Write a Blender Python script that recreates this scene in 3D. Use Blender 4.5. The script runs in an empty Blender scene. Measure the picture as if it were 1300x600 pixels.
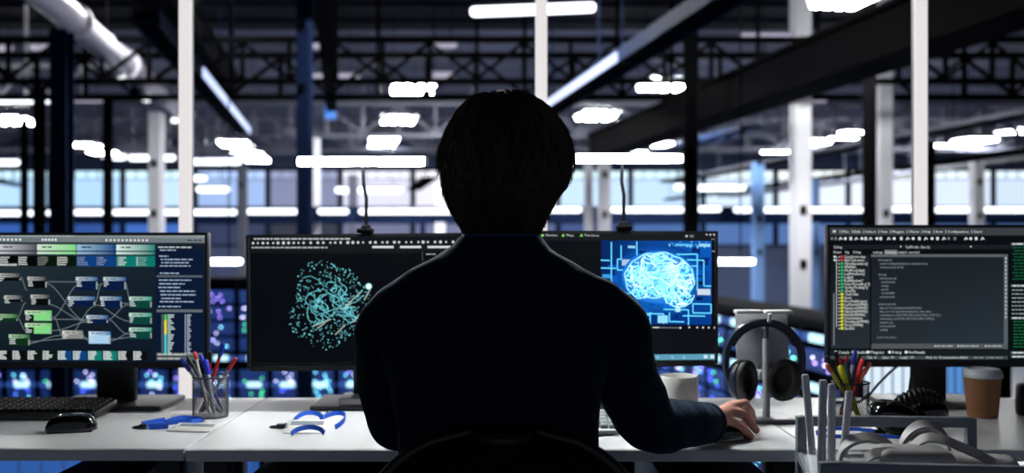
import bpy, bmesh, math, random
from mathutils import Vector, Matrix, Euler
PI = math.pi
S = bpy.context.scene
COL = S.collection
random.seed(7)

# ------------------------------------------------------------------ camera, world, exposure
F = 35.0 / 36.0 * 1300          # focal length in pixels
CZ = 1.13                       # eye height
cam_d = bpy.data.cameras.new('camera')
cam = bpy.data.objects.new('camera', cam_d); COL.objects.link(cam)
cam.location = (0, 0, CZ); cam.rotation_euler = (PI / 2, 0, 0)
cam_d.lens = 35; cam_d.sensor_width = 36; cam_d.shift_y = 10 / 1300
cam_d.clip_start = 0.05; cam_d.clip_end = 200
cam_d.dof.use_dof = True; cam_d.dof.focus_distance = 1.78; cam_d.dof.aperture_fstop = 2.9
S.camera = cam
S.view_settings.view_transform = 'Standard'; S.view_settings.look = 'None'
S.view_settings.exposure = 0.0; S.view_settings.gamma = 1.0
S.view_settings.use_curve_mapping = False
world = bpy.data.worlds.new('night'); S.world = world; world.use_nodes = True
WB = world.node_tree.nodes['Background']
WB.inputs[0].default_value = (0.72, 0.80, 1.0, 1); WB.inputs[1].default_value = 0.15
LAMP = 290.0                     # desk lamp tube radiance
BAY = 230.0                      # high bay fixtures
STRIP = 3.2                     # long strips and hanging tubes in the hall

# ------------------------------------------------------------------ helpers
def lin(c):
    if isinstance(c, str):
        c = tuple(int(c[i:i + 2], 16) for i in (0, 2, 4))
    r = []
    for v in c[:3]:
        v = v / 255.0
        r.append(v / 12.92 if v <= 0.04045 else ((v + 0.055) / 1.055) ** 2.4)
    return tuple(r)

MATS = {}
def mat(name, col, rough=0.5, metal=0.0, var=0.0, scale=30.0, bump=0.0, sheen=0.0, coat=0.0, spec=0.5, trans=0.0):
    if name in MATS: return MATS[name]
    m = bpy.data.materials.new(name); m.use_nodes = True
    nt = m.node_tree; b = nt.nodes['Principled BSDF']
    c = lin(col)
    b.inputs['Base Color'].default_value = (*c, 1)
    b.inputs['Roughness'].default_value = rough; b.inputs['Metallic'].default_value = metal
    b.inputs['Specular IOR Level'].default_value = spec
    if sheen:
        b.inputs['Sheen Weight'].default_value = sheen; b.inputs['Sheen Roughness'].default_value = 0.4; b.inputs['Sheen Tint'].default_value = (0.35, 0.55, 1.0, 1)
    if coat:
        b.inputs['Coat Weight'].default_value = coat
    if trans:
        b.inputs['Transmission Weight'].default_value = trans
    if var or bump:
        tc = nt.nodes.new('ShaderNodeTexCoord'); nz = nt.nodes.new('ShaderNodeTexNoise')
        nz.inputs['Scale'].default_value = scale; nz.inputs['Detail'].default_value = 4
        nt.links.new(tc.outputs['Object'], nz.inputs['Vector'])
        if var:
            mx = nt.nodes.new('ShaderNodeMix'); mx.data_type = 'RGBA'
            mx.inputs[6].default_value = (*[min(1, v * (1 + var)) for v in c], 1)
            mx.inputs[7].default_value = (*[v * (1 - var) for v in c], 1)
            nt.links.new(nz.outputs['Fac'], mx.inputs[0]); nt.links.new(mx.outputs[2], b.inputs['Base Color'])
        if bump:
            bp = nt.nodes.new('ShaderNodeBump'); bp.inputs['Strength'].default_value = bump
            bp.inputs['Distance'].default_value = 0.002
            nt.links.new(nz.outputs['Fac'], bp.inputs['Height']); nt.links.new(bp.outputs['Normal'], b.inputs['Normal'])
    MATS[name] = m
    return m

def emis(name, col, strength=1.0, sample=True):
    if name in MATS: return MATS[name]
    m = bpy.data.materials.new(name); m.use_nodes = True
    nt = m.node_tree; b = nt.nodes['Principled BSDF']
    b.inputs['Base Color'].default_value = (0.02, 0.02, 0.02, 1)
    b.inputs['Roughness'].default_value = 0.6
    b.inputs['Emission Color'].default_value = (*lin(col), 1)
    b.inputs['Emission Strength'].default_value = strength
    if not sample:
        m.cycles.emission_sampling = 'NONE'
    MATS[name] = m
    return m

def screen_mat():
    m = bpy.data.materials.new('lit_screen'); m.use_nodes = True
    nt = m.node_tree; b = nt.nodes['Principled BSDF']
    b.inputs['Base Color'].default_value = (0.001, 0.001, 0.001, 1); b.inputs['Roughness'].default_value = 0.3
    b.inputs['Specular IOR Level'].default_value = 0.06
    a = nt.nodes.new('ShaderNodeAttribute'); a.attribute_name = 'Col'
    nt.links.new(a.outputs['Color'], b.inputs['Emission Color']); b.inputs['Emission Strength'].default_value = 1.0
    return m

class MB:
    """collects shapes and links them as ONE mesh object"""
    def __init__(s): s.v = []; s.f = []; s.m = []; s.mats = []; s.cols = None
    def mi(s, m):
        if m not in s.mats: s.mats.append(m)
        return s.mats.index(m)
    def add(s, vs, fs, m):
        o = len(s.v); s.v += [tuple(v) for v in vs]; k = s.mi(m)
        for f in fs: s.f.append(tuple(i + o for i in f)); s.m.append(k)
        return s
    def quad(s, a, b, c, d, m): return s.add([a, b, c, d], [(0, 1, 2, 3)], m)
    def box(s, c, d, m, rot=None, bev=0.0, seg=2):
        x, y, z = (q / 2 for q in d)
        R = (rot if isinstance(rot, Matrix) else Euler(rot).to_matrix()) if rot is not None else None
        if bev <= 0:
            vs = [(-x, -y, -z), (x, -y, -z), (x, y, -z), (-x, y, -z), (-x, -y, z), (x, -y, z), (x, y, z), (-x, y, z)]
            fs = [(0, 3, 2, 1), (4, 5, 6, 7), (0, 1, 5, 4), (1, 2, 6, 5), (2, 3, 7, 6), (3, 0, 4, 7)]
        else:
            bm = bmesh.new(); bmesh.ops.create_cube(bm, size=1.0)
            for v in bm.verts: v.co = Vector((v.co.x * 2 * x, v.co.y * 2 * y, v.co.z * 2 * z))
            bmesh.ops.bevel(bm, geom=bm.edges[:], offset=min(bev, x * .98, y * .98, z * .98), segments=seg, affect='EDGES', profile=0.5)
            bm.verts.index_update()
            vs = [v.co.copy() for v in bm.verts]; fs = [tuple(v.index for v in f.verts) for f in bm.faces]; bm.free()
        C = Vector(c)
        vs = [((R @ Vector(v)) if R else Vector(v)) + C for v in vs]
        return s.add(vs, fs, m)
    def tube(s, pts, r, m, n=12, closed=False, caps=True, ell=None, up=None):
        """round (or elliptical: ell=(a,b) factors) sweep along pts; r a number or a list"""
        P = [Vector(p) for p in pts]; k = len(P)
        R = r if isinstance(r, (list, tuple)) else [r] * k
        T = []
        for i in range(k):
            a = P[(i - 1) % k] if (closed or i > 0) else P[i]
            b = P[(i + 1) % k] if (closed or i < k - 1) else P[i]
            t = (b - a); T.append(t.normalized() if t.length > 1e-9 else Vector((0, 0, 1)))
        u = Vector(up) if up else (Vector((0, 0, 1)) if abs(T[0].z) < 0.9 else Vector((1, 0, 0)))
        rings = []
        for i in range(k):
            t = T[i]; u = (u - t * u.dot(t)); u = u.normalized() if u.length > 1e-6 else t.orthogonal().normalized()
            w = t.cross(u); e = ell or (1, 1)
            rings.append([P[i] + (u * math.cos(2 * PI * j / n) * e[0] + w * math.sin(2 * PI * j / n) * e[1]) * R[i] for j in range(n)])
        vs = [q for ring in rings for q in ring]; fs = []
        for i in range(k if closed else k - 1):
            a, b = i * n, ((i + 1) % k) * n
            for j in range(n):
                j2 = (j + 1) % n; fs.append((a + j, a + j2, b + j2, b + j))
        if caps and not closed:
            fs.append(tuple(range(n - 1, -1, -1))); fs.append(tuple((k - 1) * n + j for j in range(n)))
        return s.add(vs, fs, m)
    def cyl(s, a, b, r, m, n=20, r2=None): return s.tube([a, b], [r, r if r2 is None else r2], m, n)
    def strap(s, pts, w, t, m, side):
        """flat band: width w along `side` vectors, thickness t"""
        P = [Vector(p) for p in pts]; k = len(P); vs = []; fs = []
        for i in range(k):
            tg = (P[min(i + 1, k - 1)] - P[max(i - 1, 0)]).normalized()
            sd = Vector(side[i] if isinstance(side, list) else side); sd = (sd - tg * sd.dot(tg)).normalized()
            nn = tg.cross(sd)
            for a, b in ((-1, -1), (1, -1), (1, 1), (-1, 1)):
                vs.append(P[i] + sd * a * w / 2 + nn * b * t / 2)
        for i in range(k - 1):
            for j in range(4):
                j2 = (j + 1) % 4; fs.append((i * 4 + j, i * 4 + j2, i * 4 + 4 + j2, i * 4 + 4 + j))
        fs.append((3, 2, 1, 0)); fs.append(tuple((k - 1) * 4 + j for j in range(4)))
        return s.add(vs, fs, m)
    def lathe(s, prof, m, n=32, o=(0, 0, 0), M=None):
        vs = []; fs = []; k = len(prof)
        for (r, z) in prof:
            for j in range(n):
                p = Vector((max(r, 1e-5) * math.cos(2 * PI * j / n), max(r, 1e-5) * math.sin(2 * PI * j / n), z))
                vs.append((M @ p if M else p) + Vector(o))
        for i in range(k - 1):
            for j in range(n):
                j2 = (j + 1) % n; fs.append((i * n + j, i * n + j2, i * n + n + j2, i * n + n + j))
        return s.add(vs, fs, m)
    def ellipsoid(s, c, r, m, nu=28, nv=16, M=None, pw=1.0):
        prof = []
        vs = []; fs = []
        for i in range(nv + 1):
            th = PI * i / nv
            for j in range(nu):
                ph = 2 * PI * j / nu
                q = [math.sin(th) * math.cos(ph), math.sin(th) * math.sin(ph), -math.cos(th)]
                q = [math.copysign(abs(a) ** pw, a) for a in q]
                p = Vector((q[0] * r[0], q[1] * r[1], q[2] * r[2]))
                vs.append((M @ p if M else p) + Vector(c))
        for i in range(nv):
            for j in range(nu):
                j2 = (j + 1) % nu; fs.append((i * nu + j, i * nu + j2, i * nu + nu + j2, i * nu + nu + j))
        return s.add(vs, fs, m)
    def loft(s, rings, m, cap=True):
        n = len(rings[0]); vs = [p for r in rings for p in r]; fs = []
        for i in range(len(rings) - 1):
            for j in range(n):
                j2 = (j + 1) % n; fs.append((i * n + j, i * n + j2, i * n + n + j2, i * n + n + j))
        if cap:
            fs.append(tuple(range(n - 1, -1, -1))); fs.append(tuple((len(rings) - 1) * n + j for j in range(n)))
        return s.add(vs, fs, m)
    def prism(s, poly, t, m, M=None, o=(0, 0, 0)):
        """poly in local XZ, extruded along local Y by t"""
        n = len(poly); vs = [Vector((x, -t / 2, z)) for x, z in poly] + [Vector((x, t / 2, z)) for x, z in poly]
        vs = [(M @ v if M else v) + Vector(o) for v in vs]
        fs = [tuple(range(n)), tuple(range(2 * n - 1, n - 1, -1))] + [(i, i + n, (i + 1) % n + n, (i + 1) % n) for i in range(n)]
        return s.add(vs, fs, m)
    def mesh(s, name, off=(0, 0, 0), smooth=0.6, weld=False):
        me = bpy.data.meshes.new(name); O = Vector(off)
        me.from_pydata([Vector(v) - O for v in s.v], [], s.f)
        for m in s.mats: me.materials.append(m)
        me.polygons.foreach_set('material_index', s.m)
        bm = bmesh.new(); bm.from_mesh(me)
        if weld: bmesh.ops.remove_doubles(bm, verts=bm.verts[:], dist=1e-5)
        bmesh.ops.recalc_face_normals(bm, faces=bm.faces[:]); bm.to_mesh(me); bm.free()
        if smooth:
            me.polygons.foreach_set('use_smooth', [True] * len(me.polygons)); me.set_sharp_from_angle(angle=smooth)
        me.update()
        return me

def world_of(o):
    p = Vector((0, 0, 0))
    while o is not None: p += o.location; o = o.parent
    return p

def obj(name, mb, parent=None, at=None, smooth=0.6, weld=False, **props):
    """links the shapes as one object; geometry given in world coordinates, the origin goes to `at` (or to the parent's origin)"""
    off = Vector(at) if at is not None else (world_of(parent) if parent else Vector((0, 0, 0)))
    o = bpy.data.objects.new(name, mb.mesh(name, off, smooth, weld) if isinstance(mb, MB) else mb)
    COL.objects.link(o)
    if parent: o.parent = parent; o.location = off - world_of(parent) if at is not None else (0, 0, 0)
    else: o.location = off
    for k, v in props.items(): o[k] = v
    return o

def thing(name, label, cat, at=(0, 0, 0), group=None):
    o = bpy.data.objects.new(name, None); COL.objects.link(o); o.location = at; o.empty_display_size = 0.05
    o['label'] = label; o['category'] = cat
    if group: o['group'] = group
    return o
def struct(name, mb, at=None, parent=None, smooth=0.6):
    o = obj(name, mb, parent, at, smooth)
    if not parent: o['kind'] = 'structure'
    return o
def dup(root, at, rotz=None, label=None, group=None):
    r = root.copy(); COL.objects.link(r); r.location = at
    if rotz is not None: r.rotation_euler = (0, 0, rotz)
    if label: r['label'] = label
    if group: r['group'] = group
    for ch in list(root.children):
        c = ch.copy(); COL.objects.link(c); c.parent = r
        for g in list(ch.children):
            d = g.copy(); COL.objects.link(d); d.parent = c
    return r
def P(px, py, Y):
    """the place at depth Y that the photograph shows at that pixel"""
    return Vector(((px - 650) * Y / F, Y, CZ - (py - 310) * Y / F))
HA = math.atan((650 - 432) / F)                 # the hall runs off to the left by this angle
HU = Vector((-math.sin(HA), math.cos(HA), 0)); HV = Vector((math.cos(HA), math.sin(HA), 0))
def H(u, v, z): return HU * u + HV * v + Vector((0, 0, z))
HM = Matrix((HV, HU, (0, 0, 1))).transposed()   # local (v,u,z) -> world

# ------------------------------------------------------------------ materials
M_desk = mat('white_laminate', (205, 206, 210), 0.35, var=0.03, scale=6)
M_edge = mat('pale_edge_band', (222, 224, 228), 0.5)
M_dark = mat('black_metal', (14, 15, 18), 0.45, bump=0.1, scale=200)
M_plastic = mat('black_plastic', (12, 12, 14), 0.42, bump=0.05, scale=300)
M_gloss = mat('gloss_black', (8, 8, 10), 0.12, coat=0.6)
M_bezel = mat('bezel_black', (7, 7, 9), 0.35)
M_foot = mat('grey_metal_foot', (70, 68, 76), 0.4, metal=0.4, bump=0.05, scale=150)
M_white = mat('white_plastic', (215, 214, 212), 0.4, var=0.02)
M_greypl = mat('grey_plastic', (165, 165, 170), 0.45, var=0.02)
M_navy = mat('navy_paint', (16, 28, 54), 0.7, var=0.1, scale=2, spec=0.03)
M_black_steel = mat('black_steel', (4, 4, 6), 0.8, var=0.1, scale=2, spec=0.03)
M_grey_steel = mat('grey_steel', (92, 94, 110), 0.6, var=0.08, scale=2)
M_white_steel = mat('white_steel', (236, 236, 244), 0.5, var=0.04, scale=2)
M_blue_steel = mat('pale_blue_steel', (120, 160, 215), 0.5, var=0.05, scale=2)
M_blue = mat('blue_webbing', (24, 92, 215), 0.6, bump=0.3, scale=900)
M_skin = mat('skin', (208, 150, 136), 0.5, var=0.08, scale=60, bump=0.15)
M_hair = mat('black_brown_hair', (34, 24, 20), 0.62, var=0.3, scale=50)
M_knit = mat('navy_knit', (15, 23, 38), 0.95, var=0.3, scale=220, bump=0.6, sheen=0.12, spec=0.1)
M_shirt = mat('blue_shirt_cloth', (50, 66, 130), 0.8, bump=0.2, scale=300)
M_trouser = mat('dark_trouser_cloth', (16, 17, 22), 0.9, bump=0.3, scale=200)
M_chair = mat('black_chair_mesh', (9, 9, 10), 0.9, bump=0.6, scale=400, spec=0.15)
E_lamp = emis('lamp_tube_glow', (250, 255, 250), LAMP)
E_col = emis('column_light_glow', (236, 230, 230), 0.95)
E_strip = emis('strip_glow', (240, 246, 255), STRIP)
E_dim = emis('dim_strip_glow', (205, 200, 225), 0.75)
E_bay = emis('high_bay_glow', (250, 252, 250), BAY)
E_far = emis('far_bay_glow', (250, 252, 255), 50.0)
E_tube = emis('hanging_tube_glow', (244, 248, 255), 12.0)
E_blue = emis('blue_light_glow', (80, 150, 255), 0.9)
# ------------------------------------------------------------------ the hall (setting)
FZ = -2.0                                       # hall floor, below the platform
M_floor = mat('platform_floor_vinyl', (40, 42, 48), 0.5, var=0.15, scale=8)
M_hall = mat('hall_floor_resin', (30, 40, 62), 0.35, var=0.2, scale=1.5)
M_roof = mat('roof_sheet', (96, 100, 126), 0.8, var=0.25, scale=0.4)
M_shaded_roof = mat('shaded_roof_sheet', (15, 19, 31), 0.8, var=0.2, scale=0.5, spec=0.05)  # roof sheet with the shade of the unlit front put into its colour
M_wall = mat('hall_wall_panel', (70, 84, 120), 0.6, var=0.1, scale=0.8)
struct('floor', MB().box((0, 0.7, -0.06), (9, 5.2, 0.12), M_floor))
struct('floor_hall', MB().box((0, 24.4, FZ - 0.1), (66, 44, 0.2), M_hall))
mb = MB().box((0, 35.5, 6.45), (66, 22, 0.1), M_roof)
for i in range(14): mb.box((0, 25 + i * 1.6, 6.37), (66, 0.09, 0.08), M_roof)      # roof sheet ribs
struct('ceiling', mb)
mb = MB().box((0, 9.2, 6.45), (66, 30.6, 0.1), M_shaded_roof)
for i in range(15): mb.box((0, 1 + i * 1.6, 6.37), (66, 0.09, 0.08), M_shaded_roof)
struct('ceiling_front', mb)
struct('wall_back', MB().box((0, 46.2, 2.2), (66, 0.3, 8.4), M_wall))
struct('wall_left', MB().box((-32.9, 24, 2.2), (0.3, 44, 8.4), M_wall))
struct('wall_right', MB().box((32.9, 24, 2.2), (0.3, 44, 8.4), M_wall))
struct('trim_platform', MB().box((0, 3.33, -0.09), (9, 0.06, 0.26), M_black_steel))
struct('wall_platform', MB().box((0, 3.2, -1.06), (9, 0.1, 1.86), M_black_steel))

pane_tops = [(176, 214, 250), (170, 208, 246), (186, 218, 248), (150, 176, 222), (120, 128, 160), (214, 214, 236), (226, 224, 240), (232, 228, 240), (190, 218, 246), (186, 216, 248), (206, 226, 248), (222, 230, 246), (226, 232, 246), (208, 222, 244), (196, 214, 240)]
n = 0
for i, c in enumerate(pane_tops):
    x0 = -24.6 + i * 3.35; x1 = x0 + 3.2; y = 46.0
    n += 1
    fr = MB()
    for zz in (2.72, 4.56): fr.box(((x0 + x1) / 2, y, zz), (x1 - x0 + .1, 0.12, 0.10), M_navy)
    for xx in (x0, x1): fr.box((xx, y, 3.64), (0.10, 0.12, 1.9), M_navy)
    w = struct('window_%d' % n, fr, at=(x0, y, 2.7))
    p = MB().box(((x0 + x1) / 2, y + .02, 3.45), (x1 - x0, 0.03, 1.42), emis('pane_lower_%d' % n, c, 1.25, False))
    p.box(((x0 + x1) / 2, y + .02, 4.33), (x1 - x0, 0.03, 0.40), emis('pane_upper_%d' % n, tuple(min(255, k + 24) for k in c), 1.3, False))
    struct('pane', p, parent=w)
    b = MB().box(((x0 + x1) / 2, y - .02, 4.14), (x1 - x0, 0.06, 0.04), M_wall)
    for k in range(1, 6): b.box((x0 + k * (x1 - x0) / 6, y - .02, 4.33), (0.03, 0.05, 0.4), M_wall)
    struct('glazing_bar', b, parent=w)
low = [(52, 96, 178), (46, 84, 160), (60, 108, 196), (30, 44, 84), (20, 26, 50), (110, 116, 150), (120, 122, 160), (90, 104, 150), (60, 84, 140), (66, 104, 168), (74, 112, 176), (84, 116, 176), (96, 122, 176), (70, 96, 150), (70, 96, 150)]
for i, c in enumerate(low):  # added window row; its pane glow stands in for the blue-lit lower wall
    x0 = -24.6 + i * 3.35; x1 = x0 + 3.2; y = 46.0
    n += 1
    fr = MB()
    for zz in (1.10, 2.12): fr.box(((x0 + x1) / 2, y, zz), (x1 - x0 + .1, 0.12, 0.08), M_navy)
    for xx in (x0, x1): fr.box((xx, y, 1.6), (0.10, 0.12, 1.06), M_navy)
    w = struct('window_%d' % n, fr, at=(x0, y, 1.06))
    struct('pane', MB().box(((x0 + x1) / 2, y + .02, 1.6), (x1 - x0, 0.03, 1.02), emis('lit_wall_glow_%d' % n, c, 1.0, False)), parent=w)

# ------------------------------------------------------------------ steel columns
def column(px, w, Y, m, tone, zt=6.2, bracket=(245,), pos=''):
    """I-section steel column standing on the hall floor"""
    c = P(px, 310, Y); c.z = FZ; W = w * Y / F
    t = thing('steel_column', '%s steel column %s' % (tone, pos), 'column', c, 'steel columns in the hall')
    b = MB(); h = zt - FZ - 0.03
    for s in (-1, 1): b.box((c.x, Y + s * W * .5, FZ + .03 + h / 2), (W, W * .14, h), m)
    b.box((c.x, Y, FZ + .03 + h / 2), (W * .14, W * .86, h), m)
    obj('shaft', b, t)
    obj('base_plate', MB().box((c.x, Y, FZ + .015), (W * 1.7, W * 1.7, 0.03), m), t)
    for py in bracket:
        z = CZ - (py - 310) * Y / F
        obj('bracket', MB().box((c.x, Y - W * .62, z), (W * .34, W * .16, W * .55), M_black_steel).cyl((c.x, Y - W * .7, z), (c.x, Y - W * .78, z), W * .09, M_black_steel, 8), t)
    return t
column(31, 7, 22, M_black_steel, 'thin black', zt=3.9, bracket=(), pos='second from the left end of the hall')
column(50, 11, 17, M_black_steel, 'black', zt=3.86, bracket=(), pos='just left of the broad navy column')
column(79, 21, 12, M_navy, 'broad navy blue', zt=3.7, bracket=(165, 257), pos='rising above the leftmost monitor')
column(137, 9, 20, M_black_steel, 'thin black', zt=4.08, bracket=(), pos='between the navy column and the leftmost light pole')
column(199, 15, 16, M_white_steel, 'pale grey', zt=3.25, bracket=(208, 271), pos='just left of the leftmost light pole')
column(308, 10, 24, M_grey_steel, 'dim grey', zt=3.0, bracket=(235,), pos='in the gap between the two left monitors')
column(387, 17, 13, M_navy, 'navy blue', bracket=(35, 112), pos='behind the left end of the left desk lamp')
column(400, 11, 26, M_white_steel, 'pale narrow', zt=3.9, bracket=(273,), pos='right beside the navy column at the left desk lamp')
column(448, 10, 27, M_grey_steel, 'grey', zt=3.0, bracket=(276,), pos='behind the cord of the left desk lamp')
column(559, 12, 30, M_white_steel, 'pale', zt=3.0, bracket=(), pos='seen just left of the seated person')
column(747, 10, 21, M_white_steel, 'white narrow', zt=2.95, bracket=(), pos='first on the right of the head of the person')
column(767, 15, 22, M_white_steel, 'broad white', zt=3.0, bracket=(222, 272), pos='left of the right desk lamp cord')
column(877, 16, 14.5, M_black_steel, 'dark charcoal', bracket=(258,), pos='at the right end of the right desk lamp')
column(962, 13, 24, M_blue_steel, 'pale blue', zt=3.1, bracket=(207, 278, 320), pos='above the headphone stand')
column(1016, 21, 18.0, M_white_steel, 'broad white', bracket=(267, 335, 400), pos='rising behind the headphone stand')
column(1035, 8, 27, M_blue_steel, 'slim pale blue', zt=2.9, bracket=(320,), pos='just right of the broad white column')
column(1104, 13, 15, M_black_steel, 'black', bracket=(), pos='with a white column at its right, above the right monitor')
column(1121, 17, 18.6, M_white_steel, 'white', bracket=(271,), pos='touching the black column above the right monitor')
column(1181, 9, 18, M_black_steel, 'thin black', zt=3.0, bracket=(), pos='just right of the rightmost light pole')
column(1240, 13, 19, M_white_steel, 'pale narrow', zt=2.7, bracket=(231, 274), pos='far right above the right monitor')

# ------------------------------------------------------------------ roof trusses across the hall
def truss(Y, zb, zt, m, label, panel, ch, x0=None, x1=None, phase=0.0):
    x0 = -0.60 * Y if x0 is None else x0; x1 = 0.60 * Y if x1 is None else x1
    t = thing('roof_truss', label, 'truss', (x0, Y, zb), 'roof trusses')
    obj('upper_chord', MB().box(((x0 + x1) / 2, Y, zt), (x1 - x0, ch, ch), m), t)
    obj('lower_chord', MB().box(((x0 + x1) / 2, Y, zb), (x1 - x0, ch, ch), m), t)
    h = zt - zb - ch; k = int((x1 - x0) / panel)
    base_v = MB().box((0, 0, h / 2), (ch * .7, ch * .7, h), m).mesh('vertical_brace')
    ang = math.atan2(panel, h); L = math.hypot(panel, h)
    dm = [MB().box((s * panel / 2, 0, h / 2), (ch * .6, ch * .6, L * .97), m, rot=(0, s * ang, 0)).mesh('diagonal_brace') for s in (-1, 1)]
    for i in range(k + 1):
        x = x0 + phase + i * panel
        if x > x1: break
        o = obj('vertical_brace', base_v, t); o.location = (x - x0, 0, ch / 2)
        if x + panel <= x1 + .01:
            s = 1 if i % 2 == 0 else -1
            o = obj('diagonal_brace', dm[1 if s > 0 else 0], t); o.location = (x - x0 + (0 if s > 0 else panel), 0, ch / 2)
    # hangers up to the roof
    hg = 6.33 - zt
    for i in range(0, k + 1, 3):
        x = x0 + phase + i * panel
        obj('hanger', MB().box((x, Y, zt + hg / 2), (ch * .6, ch * .6, hg), m), t)
    return t
truss(17.0, 3.91, 4.62, M_black_steel, 'nearest black roof truss crossing above the whole desk row', 0.80, 0.10)
truss(20.4, 4.14, 5.00, M_black_steel, 'second black roof truss from the desks', 1.0, 0.12, phase=0.5)
truss(26.0, 3.97, 4.80, M_grey_steel, 'first grey roof truss, behind the two black trusses', 0.95, 0.11, phase=0.3)
truss(33.0, 4.28, 5.25, M_grey_steel, 'far grey roof truss in front of the last one', 1.2, 0.14)
truss(41.0, 4.95, 5.90, M_grey_steel, 'farthest grey roof truss above the lit windows', 1.5, 0.18)

truss(21.6, 4.26, 5.0, M_white_steel, 'short white roof truss at the far left edge, lit by a strip', 0.62, 0.09, x0=-12.4, x1=-8.7)
# ------------------------------------------------------------------ girders, pipes and trays running down the hall
def box_run(name, label, cat, u0, u1, v, z, w, h, m, group=None, strip=None):
    c = H((u0 + u1) / 2, v, z)
    t = thing(name, label, cat, c, group)
    obj('girder_body', MB().box(c, (w, u1 - u0, h), m, HM), t)
    b = MB()
    for s in (-1, 1): b.box(c + Vector((0, 0, s * h * .5)), (w * 1.25, u1 - u0, h * .12), m, HM)
    obj('flange', b, t)
    return t, c
box_run('roof_girder', 'huge black girder slanting from the top right corner towards the head', 'girder', 5.5, 22.5, 5.95, 3.40, 0.49, 0.50, M_black_steel, 'girders along the hall')
box_run('roof_girder', 'black girder overhead above the pale pipe at upper left', 'girder', 7, 24, -2.55, 4.75, 0.42, 0.5, M_black_steel, 'girders along the hall')
t, c = box_run('cable_duct', 'narrow black duct hanging at top centre left with a blue light at its end', 'duct', 7.5, 23, -0.20, 4.25, 0.19, 0.18, M_black_steel)
e = H(23.1, -0.22, 4.15); obj('end_light', MB().box(e, (0.26, 0.18, 0.30), E_blue, HM), t)
def tray(label, u0, u1, v, z, w, m, lit=None, h=0.10):
    """ladder tray: two rails, rungs, drop rods"""
    c = H((u0 + u1) / 2, v, z)
    t = thing('cable_tray', label, 'cable tray', c, 'cable trays under the roof')
    b = MB()
    for s in (-1, 1): b.box(H((u0 + u1) / 2, v + s * w / 2, z), (0.04, u1 - u0, h), m, HM)
    obj('side_rail', b, t)
    k = int((u1 - u0) / 0.8); rm = MB().box((0, 0, 0), (w, 0.05, 0.03), m, HM).mesh('rung')
    for i in range(k + 1):
        r = obj('rung', rm, t); r.location = H(u0 + i * (u1 - u0) / k, v, z - h * .3) - c
    obj('cables', MB().box(H((u0 + u1) / 2, v, z + .01), (w * .7, u1 - u0, h * .5), M_black_steel, HM, bev=0.02), t)
    for i in range(0, k + 1, 5):
        for s in (-1, 1):
            a = H(u0 + i * (u1 - u0) / k, v + s * w / 2, z); obj('drop_rod', MB().cyl(a, (a.x, a.y, 6.38), 0.012, m, 6), t)
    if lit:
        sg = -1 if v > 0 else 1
        obj('added_side_glow', MB().box(H((lit[0] + lit[1]) / 2, v + sg * (w / 2 + .03), z - .02), (0.03, lit[1] - lit[0], h * .7), lit[2], HM), t)  # added glow in place of light falling on the rail side
    return t
E_rail = emis('added_rail_glow', (190, 206, 250), 1.5)
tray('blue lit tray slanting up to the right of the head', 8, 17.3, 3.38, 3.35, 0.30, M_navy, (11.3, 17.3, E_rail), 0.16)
tray('dark blue tray in front of the huge black girder', 19, 30, 8.2, 3.5, 0.5, M_navy)
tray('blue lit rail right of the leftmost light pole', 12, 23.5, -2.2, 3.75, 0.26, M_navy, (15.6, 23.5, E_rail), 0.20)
tray('grey ladder tray at the far right below the girder', 13, 40, 13.6, 3.75, 0.8, M_grey_steel)
tray('thin dark tray crossing the right windows', 17, 42, 14.2, 3.1, 0.35, M_black_steel)
tray('thin dark tray crossing the left windows', 16, 42, -12.4, 3.45, 0.35, M_black_steel)
tray('short dark tray just left of the neck of the person', 36, 44, 3.2, 3.55, 0.5, M_black_steel)
tray('lower grey tray above the rightmost monitor', 20, 44, 17.5, 3.35, 0.6, M_grey_steel)

# big round duct, upper left
t = thing('ventilation_pipe', 'thick pale round pipe slanting down at upper left with flange joints', 'pipe', H(10, -3.95, 4.5))
M_pipe = mat('pale_duct_metal', (196, 192, 206), 0.38, metal=0.3, var=0.06, scale=3)
obj('pipe_wall', MB().cyl(H(10, -3.95, 4.5), H(27, -3.95, 4.5), 0.21, M_pipe, 28), t)
for u in (12.2, 15.9, 19.6, 23.3):
    obj('flange', MB().cyl(H(u - .05, -3.95, 4.5), H(u + .05, -3.95, 4.5), 0.27, M_pipe, 28), t)
for u in (14, 18, 22):
    a = H(u, -3.95, 4.5); obj('hanger', MB().cyl((a.x, a.y, 4.7), (a.x, a.y, 6.38), 0.02, M_black_steel, 8), t)
for u in (19.2, 21.6, 25.2):
    a = H(u, -3.95, 4.27)
    k = thing('spotlight', {19.2: 'small white spotlight nearest under the pale pipe', 21.6: 'small white spotlight second under the pale pipe', 25.2: 'small white spotlight at the far end of the pale pipe'}[u], 'spotlight', a, 'spotlights under the pipe')
    obj('housing', MB().cyl(a + Vector((0, 0, .02)), a + Vector((0, 0, -.12)), 0.07, M_white_steel, 14), k)
    obj('lens', MB().lathe([(0.001, -.02), (.06, -.015), (.085, 0), (.08, .05), (.05, .08)], emis('spot_glow', (250, 252, 255), 3.0), 14, a + Vector((0.0, -.02, -.17))), k)

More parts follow.
